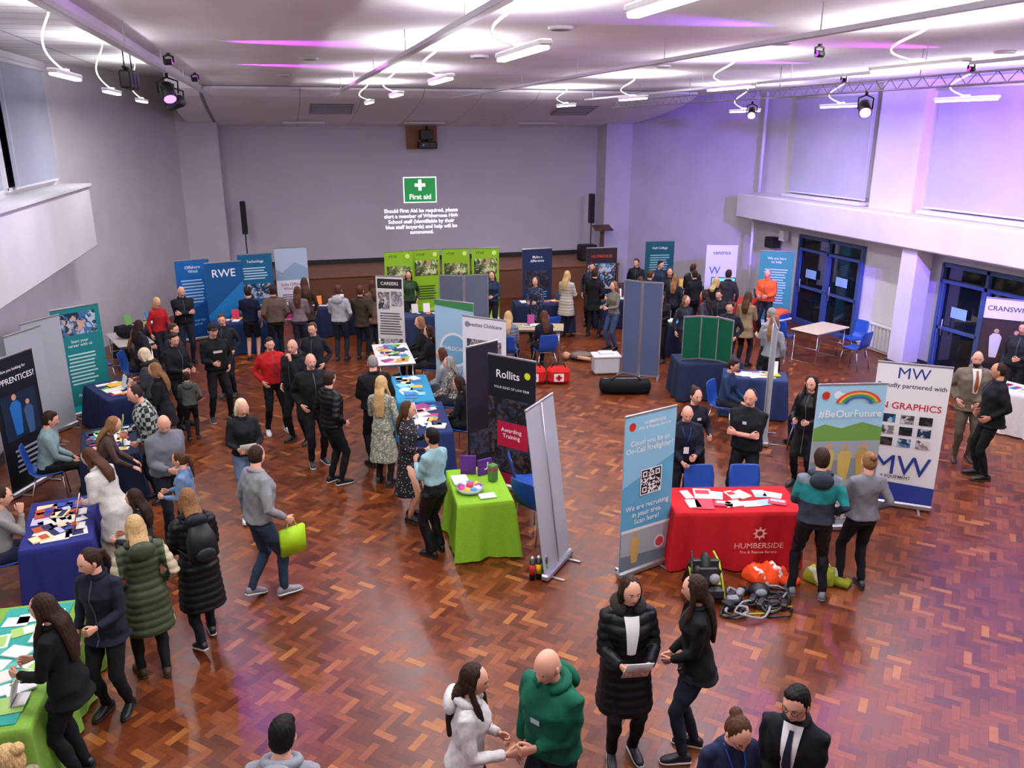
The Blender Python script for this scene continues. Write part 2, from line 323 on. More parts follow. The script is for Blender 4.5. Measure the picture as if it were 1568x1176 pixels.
plain_table('folding_table',-3.3,18.6,-70,1.4,.7,'b8b4ac')
cloth_table('exhibition_table',2.14,9.17,86,1.05,.66,'84b82a'); 
b=B()
for k in range(11):
    a=k*.7; b.ell((-.15+.11*math.cos(a)*(k>0),-.18+.11*math.sin(a)*(k>0),.81+.03*(k==0)),(.05,.05,.04),plain(['e04a6a','e8c83a','4a9ad0','f2f2f2','a050b0'][k%5]),n=8,k=6)
b.tube([(-.15,-.18,.755),(-.15,-.18,.775),(-.15,-.18,.82)],[.10,.15,.17],mat('clear_bowl','c8d4d8',.1),16)
b.box((.15,.28,.86),(.20,.03,.21),plain('5a2a82'),Matrix.Rotation(.3,3,'Z')); b.box((-.05,.35,.88),(.20,.03,.25),plain('5a2a82'),Matrix.Rotation(-.3,3,'Z')); b.box((.2,.05,.87),(.1,.1,.22),plain('4f7a3a'),Matrix.Rotation(.5,3,'Z'),bev=.01)
b.box((.2,.05,.92),(.104,.104,.05),plain('a03060'),Matrix.Rotation(.5,3,'Z'),bev=.01)
b.box((-.2,.15,.77),(.2,.28,.02),plain('e8e8e8')); b.box((.02,-.38,.765),(.2,.14,.01),plain('f2f2f2'))
addtext(b,'U',Matrix.Translation((.15,.262,.87))@Matrix.Rotation(R(90),4,'X'),.15,WHT)
b.obj('sweet_bowl_and_gift_boxes',(2.14,9.17,0),0)
plain_table('exhibition_table',1.97,15.8,88,1.6,.72,'e4e2dc'); stuff('leaflet_display',1.97,15.8,88,1.5,.65,24,.745)
cloth_table('exhibition_table',1.98,13.4,86,1.5,.6,'2f8fb8'); stuff('leaflet_display',1.98,13.4,86,1.4,.53,26,.755,['f2f2ee','8ad0e8','3f7fb5','e8b83a','f4f4f4'],3)
cloth_table('exhibition_table',1.96,11.85,86,1.4,.6,'1f3160'); stuff('leaflet_display',1.96,11.85,86,1.3,.53,20,.755,LC,2)
cloth_table('exhibition_table',4.98,7.93,-14,1.50,.70,'b5151f')
b=B()
pale=plain('e8b8b4'); addtext(b,'HUMBERSIDE',Matrix.Translation((.0,-.0,-.02))@Matrix.Rotation(R(90),4,'X'),.10,pale); addtext(b,'Fire & Rescue Service',Matrix.Translation((0,0,-.10))@Matrix.Rotation(R(90),4,'X'),.05,pale)
for k in range(8):
    a=k*math.pi/4; b.add([(math.cos(a)*.09,0,.14+math.sin(a)*.09),(math.cos(a+.3)*.05,0,.14+math.sin(a+.3)*.05),(math.cos(a-.3)*.05,0,.14+math.sin(a-.3)*.05)],[(0,1,2)],pale)
vs=[];n=24
for k in range(n): a=2*math.pi*k/n; vs+= [(math.cos(a)*.055,0,.14+math.sin(a)*.055),(math.cos(a)*.035,0,.14+math.sin(a)*.035)]
b.add(vs,[(2*k,2*((k+1)%n),2*((k+1)%n)+1,2*k+1) for k in range(n)],pale)
b.obj('fire_service_emblem',(4.98+.22*math.cos(R(-14))-.45*math.sin(R(14)),7.93+.22*math.sin(R(-14))-.45*math.cos(R(14)),.38),R(-14))
stuff('leaflet_display',4.98,7.93,-14,1.45,.66,20,.755,['f2f2ee','c8344a','e8e4d8','f4f4f4','d03040','9ab8c8','f8f8f8'],0)
cloth_table('exhibition_table',7.8,13.75,-12,1.2,.7,'1f2a44'); 
cloth_table('exhibition_table',8.1,12.5,-30,1.1,.6,'26355c'); stuff('leaflet_display',8.1,12.5,-30,1.0,.55,12)
b=B(); fel=mat('green_felt','14583a',.95,kind='cloth',scale=80,spec=.1)
for i,(cx,cy,a) in enumerate(((-.56,-.03,-20),(0,.06,0),(.56,-.03,20))):
    rot=Matrix.Rotation(R(-a),3,'Z'); b.box((cx,cy,.76+.43),(.56,.02,.84),fel,rot)
    for s in(0,1): b.box((cx,cy,.775+s*.83),(.58,.03,.03),ALU,rot)
    for s in(-1,1): b.box(Vector((cx,cy,.76+.43))+rot@Vector((s*.28,0,0)),(.03,.03,.86),ALU,rot)
b.v=[(q[0]*.56,q[1],q[2]) for q in b.v]
b.obj('green_pinboard',(7.70,13.55,0),R(-38))
plain_table('folding_table',11.55,15.4,20,1.2,.7,'d8c8a8')
cloth_table('exhibition_table',11.1,18.75,-42,1.5,.7,'b3301c',.8)
b=B(); scr=mat('screen_glow','5fb8e8',.2,emit=1.4); b.box((0,0,.33),(.62,.03,.38),BLK,bev=.006); b.quad((-.29,-.017,.16),(.29,-.017,.16),(.29,-.017,.50),(-.29,-.017,.50),scr); b.quad((-.2,-.019,.3),(.1,-.019,.3),(.1,-.019,.42),(-.2,-.019,.42),plain('e8f4fa')); b.box((0,.03,.08),(.06,.03,.2),BLK); b.box((0,.02,.01),(.25,.2,.02),BLK,bev=.005)
b.obj('computer_monitor',(11.05,18.9,.80),R(-25))
for (x,y,a,w,c) in((1.2,20.9,5,1.7,'1a2444'),(2.2,20.2,0,.9,'202a50'),(-1.0,19.75,12,1.4,'16325c'),(5.3,17.3,-20,1.5,'8a8478'),(6.4,19.8,-8,1.5,'1c2848'),(8.5,19.7,-12,1.3,'1a2444'),(8.75,16.8,-25,1.3,'1b2340'),(3.4,19.2,0,1.6,'2a3656'),(12.05,10.3,-75,1.5,'e0e0dc'),(10.9,20.6,-10,1.1,'1a2444'),(-3.2,19.9,40,1.0,'20252e')):
    if c=='8a8478': plain_table('exhibition_table',x,y,a,w,.65,'b8a888')
    else: cloth_table('exhibition_table',x,y,a,w,.62,c)
    stuff('leaflet_display',x,y,a,w*.9,.52,10)
# ------------------------------------------------------------ chairs
def chair(x,y,ang,col='1c4aa0'):
    b=B(); m=mat('chair_plastic_'+col,col,.4)
    prof=[(.21,.445,.19),(.19,.462,.205),(.1,.452,.215),(-.05,.445,.215),(-.15,.455,.21),(-.2,.50,.2),(-.225,.6,.2),(-.25,.72,.205),(-.275,.83,.19),(-.28,.85,.17)]
    vs=[];n=9
    for (y_,z_,w_) in prof:
        for k in range(n):
            t=k/(n-1)*2-1; curve=.02*t*t; vs.append((t*w_,y_+(curve if z_>.5 else 0),z_+(curve if z_<=.5 else 0)))
    nn=len(vs)
    vs2=[(q[0],q[1]-(.012 if q[2]>.5 else 0),q[2]-(.012 if q[2]<=.5 else 0)) for q in vs]
    fs=[]
    for i in range(len(prof)-1):
        for k in range(n-1):
            a=i*n+k; fs.append((a,a+1,a+n+1,a+n)); fs.append((nn+a,nn+a+n,nn+a+n+1,nn+a+1))
    ed=[i for i in range(n)]+[i*n+n-1 for i in range(1,len(prof))]+[(len(prof)-1)*n+k for k in range(n-2,-1,-1)]+[i*n for i in range(len(prof)-2,0,-1)]
    for i in range(len(ed)): a=ed[i];c=ed[(i+1)%len(ed)]; fs.append((a,a+nn,c+nn,c))
    b.add(vs+vs2,fs,m,True)
    for s in(-1,1):
        b.tube([(s*.16,.18,.435),(s*.21,.2,.2),(s*.22,.22,.0)],.011,CHR,8); b.tube([(s*.16,-.14,.435),(s*.21,-.2,.2),(s*.22,-.24,.0)],.011,CHR,8)
        b.tube([(s*.16,.18,.435),(s*.16,-.14,.435)],.011,CHR,8)
    b.tube([(-.16,.18,.43),(.16,.18,.43)],.01,CHR,8); b.tube([(-.16,-.14,.43),(.16,-.14,.43)],.01,CHR,8)
    return b.obj('blue_plastic_chair',(x,y,0),R(ang))
for c in [(2.98,9.72,-100),(2.86,9.05,-60),(4.95,8.52,172),(5.50,8.38,165),(12.4,15.35,100),(11.0,16.0,-60),(11.9,14.6,20),(5.9,17.9,20),(12.6,19.3,-100),(-3.75,17.6,-60),(8.8,15.2,30)]: chair(*c)
# ------------------------------------------------------------ room
wallm=mat('painted_wall','c8c6cb',.75,kind='wall'); wallw=mat('painted_wall_light','d8d6da',.7,kind='wall'); backm=mat('screen_wall','c6c2cc',.8,kind='wall',scale=.5)
ceilm=mat('ceiling_paint','e6e4e6',.85,kind='wall'); whitem=mat('white_gloss_paint','dcdcde',.4)
def M_(nt,op,a,b=None,c=None):
    n=nt.nodes.new('ShaderNodeMath'); n.operation=op
    for i,q in enumerate((a,b,c)):
        if q is None: continue
        if isinstance(q,(int,float)): n.inputs[i].default_value=q
        else: nt.links.new(q,n.inputs[i])
    return n.outputs[0]
def floor_mat():
    m=D.materials.new('herringbone_parquet'); nt,N,L,b=nodes(m)
    tc=N.new('ShaderNodeTexCoord'); mp=N.new('ShaderNodeMapping'); mp.inputs['Rotation'].default_value=(0,0,R(45)); S=1/.074; mp.inputs['Scale'].default_value=(S,S,S)
    L.new(tc.outputs['Object'],mp.inputs[0]); sx=N.new('ShaderNodeSeparateXYZ'); L.new(mp.outputs[0],sx.inputs[0]); x,y=sx.outputs[0],sx.outputs[1]
    n=3; F=lambda o,*a:M_(nt,o,*a)
    i=F('FLOOR',x); j=F('FLOOR',y); m_=F('FLOORED_MODULO',F('SUBTRACT',i,j),2*n); hz=F('LESS_THAN',m_,n-.5); ve=F('SUBTRACT',1,hz)
    i0=F('SUBTRACT',i,m_); mm=F('SUBTRACT',m_,n); jt=F('ADD',j,mm)
    idx=F('ADD',F('MULTIPLY',hz,i0),F('MULTIPLY',ve,i)); idy=F('ADD',F('MULTIPLY',hz,j),F('MULTIPLY',ve,jt))
    cb=N.new('ShaderNodeCombineXYZ'); L.new(idx,cb.inputs[0]); L.new(idy,cb.inputs[1]); L.new(hz,cb.inputs[2])
    wn=N.new('ShaderNodeTexWhiteNoise'); wn.noise_dimensions='3D'; L.new(cb.outputs[0],wn.inputs[0])
    al=F('ADD',F('MULTIPLY',hz,F('SUBTRACT',x,i0)),F('MULTIPLY',ve,F('SUBTRACT',y,F('SUBTRACT',jt,n-1))))
    ac=F('ADD',F('MULTIPLY',hz,F('FRACT',y)),F('MULTIPLY',ve,F('FRACT',x)))
    e=F('MINIMUM',F('MINIMUM',al,F('SUBTRACT',n,al)),F('MINIMUM',ac,F('SUBTRACT',1,ac))); gap=F('LESS_THAN',e,.03)
    rp=N.new('ShaderNodeValToRGB'); r=rp.color_ramp; L.new(wn.outputs[0],rp.inputs[0])
    for pos,c in((0,'4c200d'),(.35,'602c11'),(.7,'6e3615'),(.93,'7c4019'),(1,'9a6028')):
        if pos in(0,1): e_=r.elements[0 if pos==0 else -1]
        else: e_=r.elements.new(pos)
        e_.color=(*lin(c),1)
    nz=N.new('ShaderNodeTexNoise'); nz.inputs['Scale'].default_value=.35; nz.inputs['Detail'].default_value=4; L.new(tc.outputs['Object'],nz.inputs[0])
    nz2=N.new('ShaderNodeTexNoise'); nz2.inputs['Scale'].default_value=22; nz2.inputs['Detail'].default_value=4; L.new(tc.outputs['Object'],nz2.inputs[0])
    k=F('MULTIPLY',F('MULTIPLY_ADD',nz.outputs[0],.8,.6),F('MULTIPLY_ADD',nz2.outputs[0],.5,.75))
    k=F('MULTIPLY',k,F('SUBTRACT',1,F('MULTIPLY',gap,.5)))
    mx=N.new('ShaderNodeVectorMath'); mx.operation='SCALE'; L.new(rp.outputs[0],mx.inputs[0]); L.new(k,mx.inputs['Scale']); L.new(mx.outputs[0],b.inputs['Base Color'])
    L.new(F('MULTIPLY_ADD',wn.outputs[0],.08,F('MULTIPLY_ADD',nz.outputs[0],.22,.21)),b.inputs['Roughness'])
    b.inputs['Specular IOR Level'].default_value=.42
    bp=N.new('ShaderNodeBump'); bp.inputs['Strength'].default_value=.22; bp.inputs['Distance'].default_value=.01
    L.new(F('ADD',F('MULTIPLY',gap,-.6),F('MULTIPLY',wn.outputs[0],.6)),bp.inputs['Height']); L.new(bp.outputs[0],b.inputs['Normal'])
    return m
def slab(name,a,c,m,bev=0):
    b=B(); b.box([(a[i]+c[i])/2 for i in range(3)],[c[i]-a[i] for i in range(3)],m,bev=bev); return b.obj(name)
XL,XR,Y0,YS,YB=-4.5,13.4,-2.5,20.4,26.5
slab('floor',(XL-.2,Y0-.2,-.1),(XR+.2,YB+.2,0),floor_mat())
slab('wall_left',(XL-.2,Y0,0),(XL,YS,6.5),wallw); slab('wall_right',(XR,Y0,0),(XR+.2,YS+.8,6.2),wallw)
slab('wall_near',(XL-.2,Y0-.2,0),(XR+.2,Y0,6.5),wallm)
def wallseg(name,a,c,h,m,t=.15):
    a=Vector((*a,0));c=Vector((*c,0)); d=(c-a).normalized(); n=Vector((-d.y,d.x,0))*t; b=B()
    q=[a,c,c+n,a+n]; b.add([(v.x,v.y,0) for v in q]+[(v.x,v.y,h) for v in q],[(0,3,2,1),(4,5,6,7),(0,1,5,4),(1,2,6,5),(2,3,7,6),(3,0,4,7)],m); return b.obj(name)
wallseg('wall_splay_left',(-2.6,25.7),(XL,YS),6.5,wallm,-.15)
wallseg('wall_splay_right',(XR,YS+.8),(11.3,25.7),6.2,wallm,-.15)
slab('wall_back',(-1.5,YB,0),(10.4,YB+.2,6.2),backm)
slab('wall_back_pier_left',(-2.75,25.7,0),(-1.5,YB+.2,6.4),wallm); slab('wall_back_pier_right',(10.4,25.7,0),(11.4,YB+.2,6.2),wallm)
wood=mat('stage_wood','8a5a38',.45,kind='wall',scale=6)
sm=B(); sm.box((4.45,24.95,.44),(11.8,1.5,.88),mat('stage_front','6a4228',.6,kind='wall',scale=4)); sm.box((4.45,24.93,.90),(11.84,1.56,.04),wood); sm.box((4.45,26.1,.46),(11.75,.76,.92),wood); sm.obj('stage')
slab('trim_stage_back',(-1.45,26.46,.93),(10.35,26.49,1.07),mat('dark_trim','1c1a1c',.5))
# ceilings
slab('ceiling',(-1.5,Y0,6.0),(XR+.2,YB+.3,6.15),ceilm)
tm=D.materials.new('ceiling_tiles'); nt,N,L,bb=nodes(tm); br=N.new('ShaderNodeTexBrick'); tc=N.new('ShaderNodeTexCoord'); L.new(tc.outputs['Object'],br.inputs[0]); br.offset=0
for k,v in(('Color1',(.72,.72,.70,1)),('Color2',(.66,.66,.64,1)),('Mortar',(.25,.25,.25,1))): br.inputs[k].default_value=v
br.inputs['Scale'].default_value=1; br.inputs['Mortar Size'].default_value=.02; br.inputs['Brick Width'].default_value=1.2; br.inputs['Row Height'].default_value=.6; L.new(br.outputs[0],bb.inputs[0])
slab('ceiling_tiled_left',(XL-.2,Y0,6.35),(-1.5,YB+.3,6.5),tm)
slab('trim_ceiling_step',(-1.56,Y0,5.9),(-1.5,21.5,6.36),ceilm)
b=B(); prof=[(21.5,6.34),(21.5,5.93)]+[(21.5+(5.1)*t,5.93-.83*(t**.62)) for t in [i/14 for i in range(1,15)]]+[(26.6,6.34)]
profR=[(y,min(z,5.985)) for y,z in prof]
BX0,BX1=-2.3,11.35
xs=[BX0+(BX1-BX0)*i/9 for i in range(10)]
for i in range(9):
    a,c=xs[i]+.008,xs[i+1]-.008; n=len(prof); pr=prof if i==0 else profR
    if i==0: c=-1.58+.0
    if i==1: a=-1.49
    b.add([(a,y,z) for y,z in pr]+[(c,y,z) for y,z in pr],[tuple(range(n)),tuple(range(n,2*n))[::-1]]+[(k,(k+1)%n,(k+1)%n+n,k+n)[::-1] for k in range(n)],ceilm)
n=len(prof); b.add([(BX0+.02,y,z+.01) for y,z in profR]+[(BX1-.02,y,z+.01) for y,z in profR],[(k,k+1,k+1+n,k+n)[::-1] for k in range(1,n-2)],mat('joint_grey','8a8890',.8))
b.obj('ceiling_bulkhead')
gr=mat('vent_grille','b8b8bc',.5)
def soff(y): t=(y-21.5)/5.1; return 5.93-.83*t**.62
for X in(1.55,8.3):
    b=B()
    b.box((X,23.0,soff(23.0)-.015),(1.1,1.05,.03),mat('vent_dark','8c8c92',.7),Matrix.Rotation(-.22,3,'X'))
    for k in range(7):
        y=22.58+k*.14; b.box((X,y,soff(23.0)-(y-23)*.22-.035),(1.0,.05,.012),gr)
    b.obj('air_vent_grille')
for X in(.9,4.4,7.9):
    b=B(); b.box((X,25.3,soff(25.3)-.04),(1.2,.10,.05),WPL,bev=.01); b.obj('soffit_light')
slab('wall_left_upper_ledge',(XL,Y0,2.55),(-3.9,19.9,3.85),wallw,.03)
slab('trim_window_sill_left',(XL,Y0,3.85),(-3.84,19.9,3.9),whitem)
blind=mat('roller_blind','a2a8b8',.8,kind='wall'); blindr=mat('roller_blind_right','b4b4c2',.8,kind='wall')
def blindset(name,x,y0,y1,z0,z1,side,m):
    b=B(); b.box((x,(y0+y1)/2,(z0+z1)/2),(.012,y1-y0,z1-z0),m); b.tube([(x-side*.03,y0,z1),(x-side*.03,y1,z1)],.04,whitem,10); b.box((x,(y0+y1)/2,z0),(.03,y1-y0,.035),whitem)
    b.tube([(x-side*.05,y0+.05,z1),(x-side*.05,y0+.05,z0-.3)],.006,whitem,6); b.obj(name)
def window(name,x,y0,y1,z0,z1,side):
    b=B(); X=x-side*.03
    for y in(y0,(y0+y1)/2,y1): b.box((X,y,(z0+z1)/2),(.06,.07,z1-z0),whitem)
    for z in(z0,z1): b.box((X,(y0+y1)/2,z),(.06,y1-y0+.07,.07),whitem)
    b.box((x-side*.012,(y0+y1)/2,(z0+z1)/2),(.02,y1-y0,z1-z0),mat('window_glass_night','10131c',.1)); b.obj(name)
for i,(a,c) in enumerate(((16.2,19.6),(12.4,15.8),(8.6,12.0),(4.8,8.2))):
    window('window_%d'%(i+1),XL,a,c,4.0,6.1,-1); blindset('roller_blind',XL+.12,a+.22,c-(.1),4.02,6.15,-1,blind)
slab('wall_right_upper_ledge',(12.6,Y0,2.62),(XR,YS+.75,3.28),wallw,.03)
for i,(a,c) in enumerate(((16.7,19.6),(11.4,14.6),(6.2,9.4))):
    window('window_%d'%(i+5),XR,a,c,3.5,5.75,1); blindset('roller_blind',XR-.12,a-.1,c+.1,3.42,5.8,1,blindr)
    slab('trim_window_sill_right',(XR-.3,a-.15,3.29),(XR,c+.15,3.37),whitem)
slab('trim_pilaster_right',(13.15,14.95,3.28),(13.4,16.3,6.0),wallw)
b=B(); b.tube([(12.95,20.75,0),(12.95,20.75,2.62)],.04,whitem,10); b.tube([(13.2,21.0,3.3),(13.2,21.0,6.0)],.05,whitem,10); b.obj('drain_pipe')
b=B(); b.box((12.95,14.35,1.31),(.45,.45,2.62),wallw,bev=.03); b.box((12.95,14.35,.08),(.5,.5,.16),mat('skirting_dark','3c3a40',.5)); b.obj('wall_right_column')
b=B(); b.box((13.1,9.9,1.31),(.45,.45,2.62),wallw,bev=.03); b.obj('wall_right_column')
def doorset(name,y0,y1,leaves,h=2.35):
    b=B(); bl=mat('door_frame_blue','3a5080',.4); gl=mat('door_glass','10181c',.06,spec=.8); hd=mat('door_sticker','8fb8dc',.5)
    X=XR-.06; b.box((XR-.02,(y0+y1)/2,h/2),(.02,y1-y0,h),gl)
    n=leaves; wv=(y1-y0)/n
    for i in range(n+1): b.box((X,y0+i*wv,h/2),(.1,.07,h),bl)
    for z in(.06,1.98,h-.04): b.box((X,(y0+y1)/2,z),(.1,y1-y0,.07 if z>.1 else .14),bl)
    for i in range(n):
        c=y0+(i+.5)*wv
        b.box((X-.01,c,1.0),(.06,wv-.1,.06),bl)
        for s in(-1,1): b.box((X-.01,c+s*(wv/2-.07),1.0),(.06,.05,1.9),bl)
        b.box((X-.035,c,1.38),(.006,wv*.35,.22),hd); b.tube([(X-.08,c+wv*.3,.85),(X-.08,c+wv*.3,1.2)],.012,ALU,8)
    b.obj(name)
doorset('door_1',16.5,19.0,2); doorset('door_2',10.45,13.95,3)
b=B()
for k in range(12): b.box((13.28,14.85+k*.125,.35),(.1,.10,.55),whitem,bev=.02)
b.box((13.28,15.54,.64),(.13,1.5,.03),whitem); b.box((13.3,15.54,.08),(.06,1.4,.12),whitem); b.obj('radiator')
b=B(); b.box((13.36,14.9,1.55),(.02,.14,.2),plain('1f8a4a')); b.obj('fire_exit_sign')
b=B(); b.box((13.2,20.1,2.0),(.3,.35,.3),BLK,bev=.02); b.box((13.2,19.6,2.25),(.2,.2,.3),WPL,bev=.02); b.obj('wall_speaker')
slab('baseboard_left',(XL,Y0,0),(XL+.03,YS,.15),mat('skirting_dark','3c3a40',.5)); 
for a,c in((Y0,9.6),(13.98,16.45),(19.05,21.1)): slab('baseboard_right',(XR-.03,a,0),(XR,c,.15),mat('skirting_dark','3c3a40',.5))
def em(n,c,e): return mat(n,c,.8,emit=e)
b=B(); PW=em('projected_white','f4f4f8',1.1); PG=em('projected_green','2f9a50',.5)
b.box((4.4,YB-.006,3.17),(1.06,.006,.80),PW); b.box((4.4,YB-.011,3.17),(1.0,.006,.74),PG)
b.box((4.4,YB-.016,3.32),(.10,.006,.34),PW); b.box((4.4,YB-.016,3.32),(.34,.006,.10),PW)
RX=Matrix.Rotation(R(90),4,'X')
addtext(b,'First aid',Matrix.Translation((4.4,YB-.017,2.95))@RX,.22,PW,.015)
for i,s in enumerate(['Should First Aid be required, please','alert a member of Withernsea High','School staff (identifiable by their','blue staff lanyards) and help will be','summoned.']):
    addtext(b,s,Matrix.Translation((4.42,YB-.006,2.52-.17*i))@RX,.165,PW,.018)
b.obj('projected_first_aid_notice')
b=B(); b.box((4.5,26.44,4.80),(.95,.1,.75),mat('plywood','8a5a38',.6,kind='wall',scale=5)); b.box((4.6,26.1,4.55),(.55,.5,.22),BLK,bev=.03); b.tube([(4.6,26.1,4.6),(4.6,26.1,5.1)],.04,BLK,8); b.tube([(4.45,25.84,4.55),(4.45,25.9,4.55)],.03,mat('lens_glow','5878a8',.2,emit=.5),12); b.box((4.6,26.2,4.85),(.4,.3,.3),BLK,bev=.02); b.obj('ceiling_projector')
for X,Y in((-1.0,25.7),(9.95,25.7)):
    b=B(); b.box((0,0,2.52),(.16,.22,.95),BLK,bev=.02); b.box((0,-.112,2.52),(.12,.006,.88),mat('speaker_grille','16161a',.8)); b.tube([(0,0,1.0),(0,0,2.06)],.018,BLK,8)
    for k in range(3): a=k*2.094; b.tube([(0,0,1.3),(.3*math.cos(a),.3*math.sin(a),.93)],.012,BLK,6)
    b.obj('pa_speaker_on_stand',(X,Y,0))
b=B(); b.box((0,0,.26),(.55,.45,.5),BLK,bev=.03); b.box((0,-.23,.26),(.45,.01,.42),mat('speaker_grille','16161a',.8)); b.obj('stage_monitor_speaker',(9.6,25.1,.92))
b=B(); lw=mat('lectern_wood','5a3826',.5,kind='wall',scale=8); b.box((0,0,.02),(.5,.4,.04),lw); b.box((0,0,.5),(.12,.08,.96),lw); b.box((0,-.02,1.02),(.6,.42,.03),lw,Matrix.Rotation(R(18),3,'X')); b.box((0,-.21,.97),(.6,.03,.06),lw); b.obj('lectern',(10.15,25.2,.92))
# ------------------------------------------------------------ ceiling services
railm=mat('cable_tray','d0d0d4',.5,.1)
EM=mat('batten_diffuser','f4f2ff',.4,emit=9)
def light(name,typ,loc,energy,col=(1,1,1),rot=(0,0,0),size=None,parent=None,spot=None,blend=.5):
    l=D.lights.new(name,typ); l.energy=energy; l.color=col
    if typ=='AREA': l.shape='RECTANGLE'; l.size=size[0]; l.size_y=size[1]
    if typ=='SPOT': l.spot_size=R(spot); l.spot_blend=blend; l.shadow_soft_size=.06
    o=D.objects.new(name,l); o.location=loc; o.rotation_euler=rot; C.collection.objects.link(o)
    if parent: o.parent=parent; o.matrix_parent_inverse=parent.matrix_world.inverted()
    return o
for X in (-1.3,1.42,4.4,8.0):
    b=B(); b.box((X,(Y0+.05+21.3)/2,5.74),(.06,21.25-Y0,.012),railm)
    for s in(-1,1): b.box((X+s*.035,(Y0+.05+21.3)/2,5.755),(.01,21.25-Y0,.04),railm)
    for k in range(8): b.tube([(X,.5+k*2.9,5.74),(X,.5+k*2.9,5.998)],.006,railm,6)
    b.obj('cable_tray')
b=B()
for dz in(0,.14):
    b.tube([(8.2,6,5.52+dz),(8.2,20,5.52+dz)],.014,ALU,6)
for k in range(46): b.tube([(8.2,6+k*.3,5.52),(8.2,6.15+k*.3,5.66)],.006,ALU,5); b.tube([(8.2,6.15+k*.3,5.66),(8.2,6.3+k*.3,5.52)],.006,ALU,5)
for k in range(5): b.tube([(8.2,6.3+k*3.2,5.66),(8.2,6.3+k*3.2,5.998)],.006,ALU,5)
b.obj('lighting_truss')
BAT=[(-2.0,6.6,5.55),(-2.1,10.4,5.55),(-2.35,14.7,5.55),(-2.5,19,5.55),(1.95,3.9,5.6),(1.90,6.5,5.56),(2.0,10.3,5.56),(2.1,14.8,5.56),(2.1,19,5.56),(5.9,6.9,5.56),(6.3,11,5.56),(6.7,15.3,5.56),(7.0,20,5.56),(10.4,7.4,5.45),(10.4,11.0,5.44),(10.4,14,5.42),(10.5,17.6,5.40),(5.2,3.6,5.56),(10.2,3.6,5.5),(-2,2.6,5.55)]
for i,(X,Y,Z) in enumerate(BAT):
    LB=1.25
    b=B(); b.box((0,0,.03),(.10,LB,.045),WPL,bev=.012); b.box((0,0,-.006),(.075,LB-.05,.025),EM,bev=.008)
    pts=[]; zt=(6.33 if X<-1.5 else 5.995)-Z
    for k in range(17):
        t=k/16; pts.append((-.20*math.sin(t*math.pi*1.5)*(1-.3*t)-.2*t*t,.30*math.sin(t*math.pi*2)*.5,.05+(zt-.05)*t))
    b.tube(pts,.012,WPL,7); b.box((0,0,.06),(.06,.10,.03),WPL)
    o=b.obj('led_batten_light',(X,Y,Z))
    C.view_layer.update()
    light('batten_lamp','AREA',(X,Y,Z-.03),74,(1,.96,.98),(0,0,0),(.08,LB-.1),o)
    light('batten_uplight','AREA',(X,Y,Z+.06),95 if X>-1.5 else 45,(.97,.92,1),(math.pi,0,0),(.10,LB),o)
def aim(frm,to): return (Vector(to)-Vector(frm)).to_track_quat('-Z','Y').to_euler()
def stagelamp(loc,to,col,e,spot=50,vis=12,k=.75,blend=.6):
    b=B(); loc=Vector(loc); d=(Vector(to)-loc).normalized()
    b.tube([-d*.2*k,-d*.16*k,d*.12*k],[.07*k,.11*k,.12*k],BLK,16); b.tube([d*.12*k,d*.13*k],[.10*k,.10*k],mat('lamp_glow_%d'%(len(MC)),tuple(min(1,q) for q in col),.2,emit=vis),16)
    b.tube([(-.16*k,0,0),(-.17*k,0,.2*k),(0,0,.26*k),(.17*k,0,.2*k),(.16*k,0,0)],.012,BLK,6); b.tube([(0,0,.25*k),(0,0,.33*k)],.022,BLK,8)
    o=b.obj('stage_spotlight',loc); C.view_layer.update()
    q=loc+d*.18*k; light('spotlight_beam','SPOT',q,e,col,aim(loc,to),None,o,spot,blend)
PU=(.34,.07,1); BL=(.18,.11,1); MG=(.78,.06,1)
stagelamp((8.2,10.5,5.28),(4.0,3.5,0),MG,260,40,vis=30)
stagelamp((8.2,13.5,5.28),(4.0,7.0,0),(.75,.78,1),120,40,vis=22,k=.6)
stagelamp((9.4,7.2,5.6),(13.4,12.8,4.9),BL,5200,75,vis=4)  # unseen wall washer, added out of frame to turn the right wall blue
stagelamp((9.4,8.2,5.6),(13.4,16.3,4.6),PU,2400,50,vis=4)  # second added washer out of view, purple light for the same wall
stagelamp((-1.25,12.6,5.35),(-4.5,15,4.4),PU,60,70,vis=6)
stagelamp((-1.25,12.0,5.45),(.2,8.0,0),PU,480,30,vis=8)
for loc,to,c,e in(((-1.1,11.0,5.76),(2.6,10.9,6.0),MG,900),((-1.1,14.6,5.76),(2.6,15.0,6.0),MG,900),((8.9,9.4,5.76),(5.2,9.2,6.0),MG,700),((8.9,12.0,5.76),(5.2,12.2,6.0),PU,900),((5.6,8.0,5.76),(2.2,7.6,6.0),PU,600),((8.9,8.4,5.76),(12.4,8.6,6.0),PU,1100),((8.9,6.6,5.76),(5.4,6.0,6.0),MG,600)):  # small extra spots, added only to graze the ceiling with coloured streaks
    stagelamp(loc,to,c,e,34,vis=1.5,k=.3,blend=1)
b=B()
for k in range(3): b.box((0,-.2+k*.3,0),(.14,.18,.22),BLK,bev=.02)
b.tube([(0,-.3,.14),(0,.55,.14)],.02,BLK,8)
for s in(-.2,.4): b.tube([(0,s,.1),(0,s,.7)],.008,BLK,6)
b.obj('stage_lantern_cluster',(-1.75,12.3,5.62))
b=B()
for X,Y in((.6,13),(2.9,8.5),(2.9,12),(5.9,9.2),(6.2,13),(.3,17),(9.5,9.5)):
    b.tube([(X,Y,5.965),(X,Y,5.999)],[.12,.14],WPL,20); b.disc((X,Y,5.963),.10,mat('downlight_dark','75757c',.5),'z')
b.obj('ceiling_speaker_roundels')
